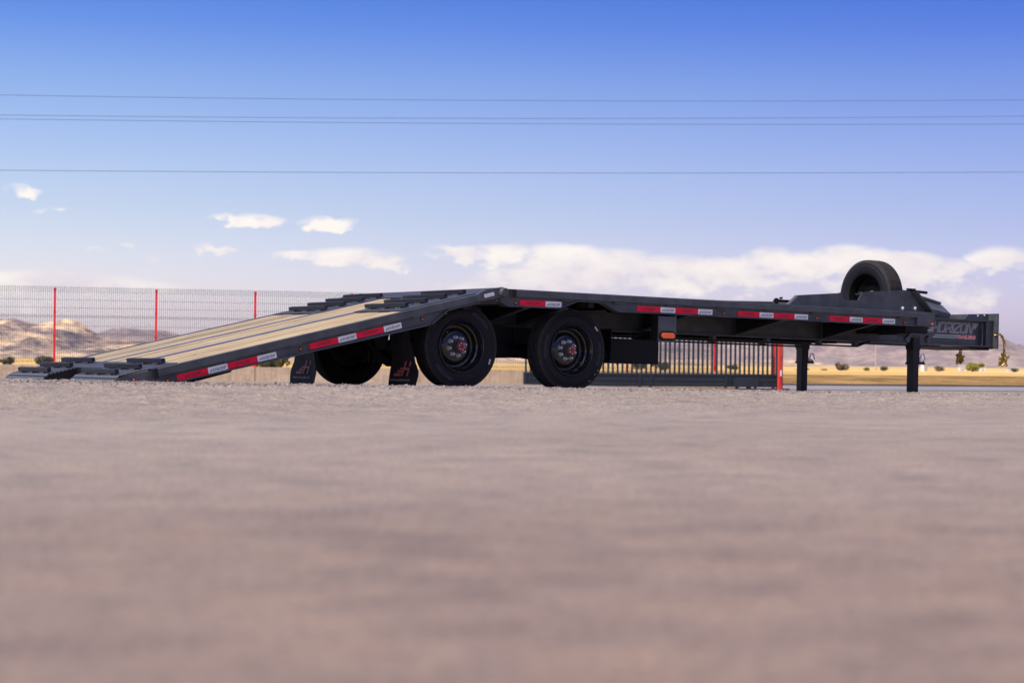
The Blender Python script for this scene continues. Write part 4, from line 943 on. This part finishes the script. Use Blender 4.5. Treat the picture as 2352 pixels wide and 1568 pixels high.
# front cross wall under the deck nose
q = MB(); q.box(5.02, 5.03, -1.15, -.42, .690, .77, PU); q.box(5.335, 5.345, -1.15, -.42, .69, .77, PU); q.box(5.02, 5.345, -1.16, -1.15, .70, .769, PU); q.box(5.10, 5.30, -1.23, 1.23, .775, .90, PU); q.build('jack_mount', TR)
q = MB(); q.prism([(5.30, .765), (5.31, .765), (5.42, .69), (5.405, .69)], -.75, -.40, P_); q.build('nose_gusset', TR)
def leg(sg):
    y = sg*.87; q = MB(); cxj = 5.43
    q.box(cxj-.05, cxj+.05, y-.05, y+.05, .375, .74, M['jack']); e = q.build('landing_leg', TR, bevel=.004)
    q = MB(); q.box(cxj-.058, cxj+.058, y-.058, y+.058, .545, .58, M['jack']); q.box(cxj-.055, cxj+.055, y-.055, y+.055, .53, .545, M['jack']); q.build('upper_collar', e, bevel=.003)
    q = MB(); q.box(cxj-.057, cxj+.057, y-.057, y+.057, .372, .398, M['jack']); q.build('lower_collar', e, bevel=.003)
    q = MB(); q.box(cxj-.044, cxj+.044, y-.044, y+.044, .019, .375, M['jack']); q.build('inner_tube', e, bevel=.004)
    q = MB(); q.box(cxj-.11, cxj+.11, y-.11, y+.11, .009, .0185, M['jack']); q.build('foot_plate', e)
    q = MB(); q.prism([(cxj+.057, .375), (cxj+.155, .375), (cxj+.155, .386), (cxj+.14, .41), (cxj+.115, .425), (cxj+.057, .425)], y-.028, y+.028, M['jack']); q.build('pin_housing', e)
    q = MB(); q.tube([(cxj+.060, y-.012, .418), (cxj+.118, y-.012, .412)], .020, M['white'], n=14); q.tube([(cxj+.061, y-.012, .4185), (cxj+.078, y-.012, .4165)], .0206, M['yellow'], n=14); q.build('pin_label', e, smooth=True)
    pts = [(cxj+.10, y, .415), (cxj+.112, y, .445), (cxj+.122, y, .465)]
    for k in range(8): a = PI-PI*k/7*.95; pts.append((cxj+.145+.023*math.cos(a), y, .470+.020*math.sin(a)))
    pts += [(cxj+.180, y, .445), (cxj+.186, y, .42)]
    q = MB(); q.tube(pts, .0090, M['chrome'], n=8); q.build('pull_handle', e, smooth=True)
leg(-1); leg(1)
q = MB(); pl = [(5.065, .694), (5.41, .694), (5.41, .688), (5.065, .688)]; q.prism(pl, -1.19, -.98, P_)
q.prism([(5.065, .690), (5.03, .655), (5.00, .64), (5.02, .60), (5.045, .592), (5.075, .655)], -1.19, -1.14, P_)
q.prism([(5.41, .690), (5.385, .655), (5.345, .60), (5.325, .60), (5.31, .64), (5.35, .69)], -1.19, -1.14, P_); q.box(5.07, 5.38, -1.005, -.995, .655, .69, P_); q.box(5.065, 5.41, -1.195, -1.1905, .676, .694, P_); q.build('step', TR)

# --- nose: front plate, upright lugs, lettering
q = MB(); q.box(7.10, 7.125, -.52, .52, .585, .985, P_); q.build('coupler_plate', TR, bevel=.003)
for sg in (-1, 1):
    q = MB(); pl = [(6.70, .905), (6.78, .968), (7.10, .985), (7.10, .905)]; q.prism(pl, sg*.38-.005, sg*.38+.005, P_); q.build('nose_lug', TR)
    q = MB()
    for x, z_ in ((6.925, .955), (7.03, .965)): q.lathe([(.0001, -.012), (.009, -.012), (.009, .012), (.0001, .012)], 12, M['white'], (x, sg*.38, z_)); 
    q.build('lug_hole', TR)  # solid white discs put in for the lug's two see-through holes
q = MB(); q.prism([(6.72, .603), (6.85, .575), (7.10, .57), (7.10, .603)], -.40, .40, PU); q.build('nose_skid', TR)
q = MB(); q.tube([(7.125, -.30, .80), (7.16, -.30, .80)], .016, M['hub'], n=10); q.tube([(7.125, .30, .80), (7.16, .30, .80)], .016, M['hub'], n=10); q.build('coupler_bolt', TR)
for sg in (-1, 1): q = MB(); q.box(6.99, 7.098, sg*.40-.055, sg*.40+.055, .62, .89, P_); q.build('nose_stiffener', TR)
yw_ = -.4062
q = MB(); lh = .100; lq, lw = logo_strokes(lh, .10, .034); sc = .735/lw*1.02
def scale_q(qs, s): return [[(a*s, b) for a, b in qd] for qd in qs]
put_quads(q, scale_q(lq, sc), 6.135, .756, yw_-.0012, M['white'], yd=-.000006)
lq2, _ = logo_strokes(lh, .10, 0); put_quads(q, scale_q(lq2, sc), 6.135, .756, yw_-.0022, M['ink'], yd=-.000006)
q.box(6.139, 6.55, yw_-.0012, yw_-.0002, .692, .722, M['white']); q.box(6.143, 6.546, yw_-.0022, yw_-.0013, .696, .718, M['green_print'])
vs, fs = font_mesh('TRAILERS', .050, bold=.0034); wt = max(a for a, b in vs); q.add([(6.556+a/wt*.315, yw_-.0012, .690+b) for a, b in vs], fs, M['white'])
vs, fs = font_mesh('TRAILERS', .050, bold=.0010); q.add([(6.556+a/wt*.315, yw_-.0024, .690+b) for a, b in vs], fs, M['red_print'])
q.build('nose_lettering', TR)
# tool box on the nose beams
q = MB()
vs = [(5.42, -.36, .906), (6.50, -.36, .906), (6.50, .36, .906), (5.42, .36, .906), (5.42, -.38, 1.12), (6.50, -.38, .962), (6.50, .38, .962), (5.42, .38, 1.12), (5.50, -.13, 1.27), (6.60, -.15, 1.066), (6.60, .15, 1.066), (5.50, .13, 1.27)]
q.add(vs, [(0, 1, 5, 4), (1, 2, 6, 5), (2, 3, 7, 6), (3, 0, 4, 7), (4, 5, 9, 8), (5, 6, 10, 9), (6, 7, 11, 10), (7, 4, 8, 11), (8, 9, 10, 11), (3, 2, 1, 0)], P_); tb = q.build('tool_box', TR, bevel=.004)
q = MB(); q.prism([(5.52, 1.262), (6.56, 1.070), (6.57, 1.098), (5.53, 1.292)], -.17, .17, P_); q.build('tool_box_lid', tb, bevel=.006)
q = MB(); q.box(5.98, 6.06, -.03, .03, 1.19, 1.225, M['blackpl']); q.box(6.20, 6.26, -.03, .03, 1.155, 1.185, M['blackpl']); q.build('lid_latch', tb)

# ------------------------------------------------------------------ spare wheel (stands across the trailer in its notch)
def TL(x, y, z_): return Vector((x*math.cos(TP)+z_*math.sin(TP), y, -x*math.sin(TP)+z_*math.cos(TP)))
sp_ = empty('spare_wheel', TL(5.10, -.56, 1.094), (0, TP, 0)); tag(sp_, 'black spare wheel standing upright in the notch of the front bulkhead', 'spare wheel')
rm2 = rim_m.copy(); rm2.materials[0] = mat('shaded_rim', (0.003, 0.003, 0.004), 0.7, spec=0.08); o = link('rim', rm2, sp_); o.rotation_euler = (0, 0, PI/2); o = link('tyre', ty_plain, sp_); o.rotation_euler = (0, 0, -PI/2)  # near-black rim copy: the deep barrel's shade is put into its colour
q = MB(); q.tube([(.0, 0, 0), (-.07, 0, 0)], .02, M['blackpl'], n=10); q.lathe([(.0001, -.01), (.05, -.01), (.05, .0), (.0001, .0)], 6, M['blackpl'], (-.03, 0, 0), 'x'); q.build('clamp_bolt', sp_)

# ------------------------------------------------------------------ safety chains
def chain(name, pts, label):
    base = TL(*pts[0]); e = empty(name, base); tag(e, label, 'chain', 'gold safety chains on the trailer nose')
    P3 = [TL(*p_)-base for p_ in pts]
    q = MB(); ring = []
    for k in range(14):
        a = 2*PI*k/14; x = .0115*math.cos(a); z_ = .0115*math.sin(a)+(.012 if math.sin(a) > 0 else -.012); ring.append((x, 0, z_))
    q.tube(ring, .0058, M['gold'], n=6, closed=True); lm = q.mesh('chain_link', True)
    d = 0; segs = list(zip(P3[:-1], P3[1:])); L_ = [(b-a).length for a, b in segs]; tot = sum(L_); step = .030; n = int(tot/step)
    for i in range(n):
        s_ = (i+.5)*step; k = 0
        while k < len(L_)-1 and s_ > L_[k]: s_ -= L_[k]; k += 1
        a, b = segs[k]; p_ = a+(b-a)*min(1, s_/L_[k]); dr = (b-a).normalized()
        o = link('chain_link', lm, e); o.location = p_; qt = dr.to_track_quat('Z', 'Y')
        o.rotation_euler = (qt.to_matrix().to_4x4() @ Matrix.Rotation((i % 2)*PI/2+.4, 4, 'Z')).to_euler()
def bundle(x, y, zt, zb, seed):
    r_ = random.Random(seed); p = [(x, y, zt)]
    for loop in range(6):
        dx = r_.uniform(-.042, .042); dy = r_.uniform(-.035, .035); p += [(x+dx, y+dy, (zt+zb)/2+r_.uniform(-.02, .02)), (x+dx*1.2, y+dy, zb+r_.uniform(0, .03)), (x+dx*.4-.015, y+dy, zb+r_.uniform(.0, .02)), (x-dx, y-dy, (zt+zb)/2+r_.uniform(-.01, .05))]
    return p
chain('safety_chain', [(7.09, -.50, .745), (7.15, -.52, .755), (7.19, -.52, .715), (7.22, -.52, .66), (7.235, -.50, .60)]+bundle(7.24, -.50, .56, .405, 3), 'gold chain hooked through the hole in the nose plate, the nearer of two')
chain('safety_chain', [(7.16, .10, .62)]+bundle(7.17, .10, .575, .425, 5), 'gold chain bunched under the nose beam, the farther of two')

# ------------------------------------------------------------------ air between here and the hills
hb = MB(); hb.box(-9500, 9500, -9500, 9500, -8, 170)
hz = hb.mesh('haze'); hm = bpy.data.materials.new('thin_haze'); hm.use_nodes = True; ht = hm.node_tree; ht.nodes.clear()
pv = ht.nodes.new('ShaderNodeVolumePrincipled'); pv.inputs['Color'].default_value = (0.90, 0.89, 0.97, 1); pv.inputs['Density'].default_value = 0.00006; pv.inputs['Anisotropy'].default_value = 0.3
ho = ht.nodes.new('ShaderNodeOutputMaterial'); ht.links.new(pv.outputs[0], ho.inputs['Volume'])
hz.materials.clear(); hz.materials.append(hm); hob = link('haze', hz); tag(hob, 'thin pale lavender haze softening the far hills', 'haze', kind='stuff')
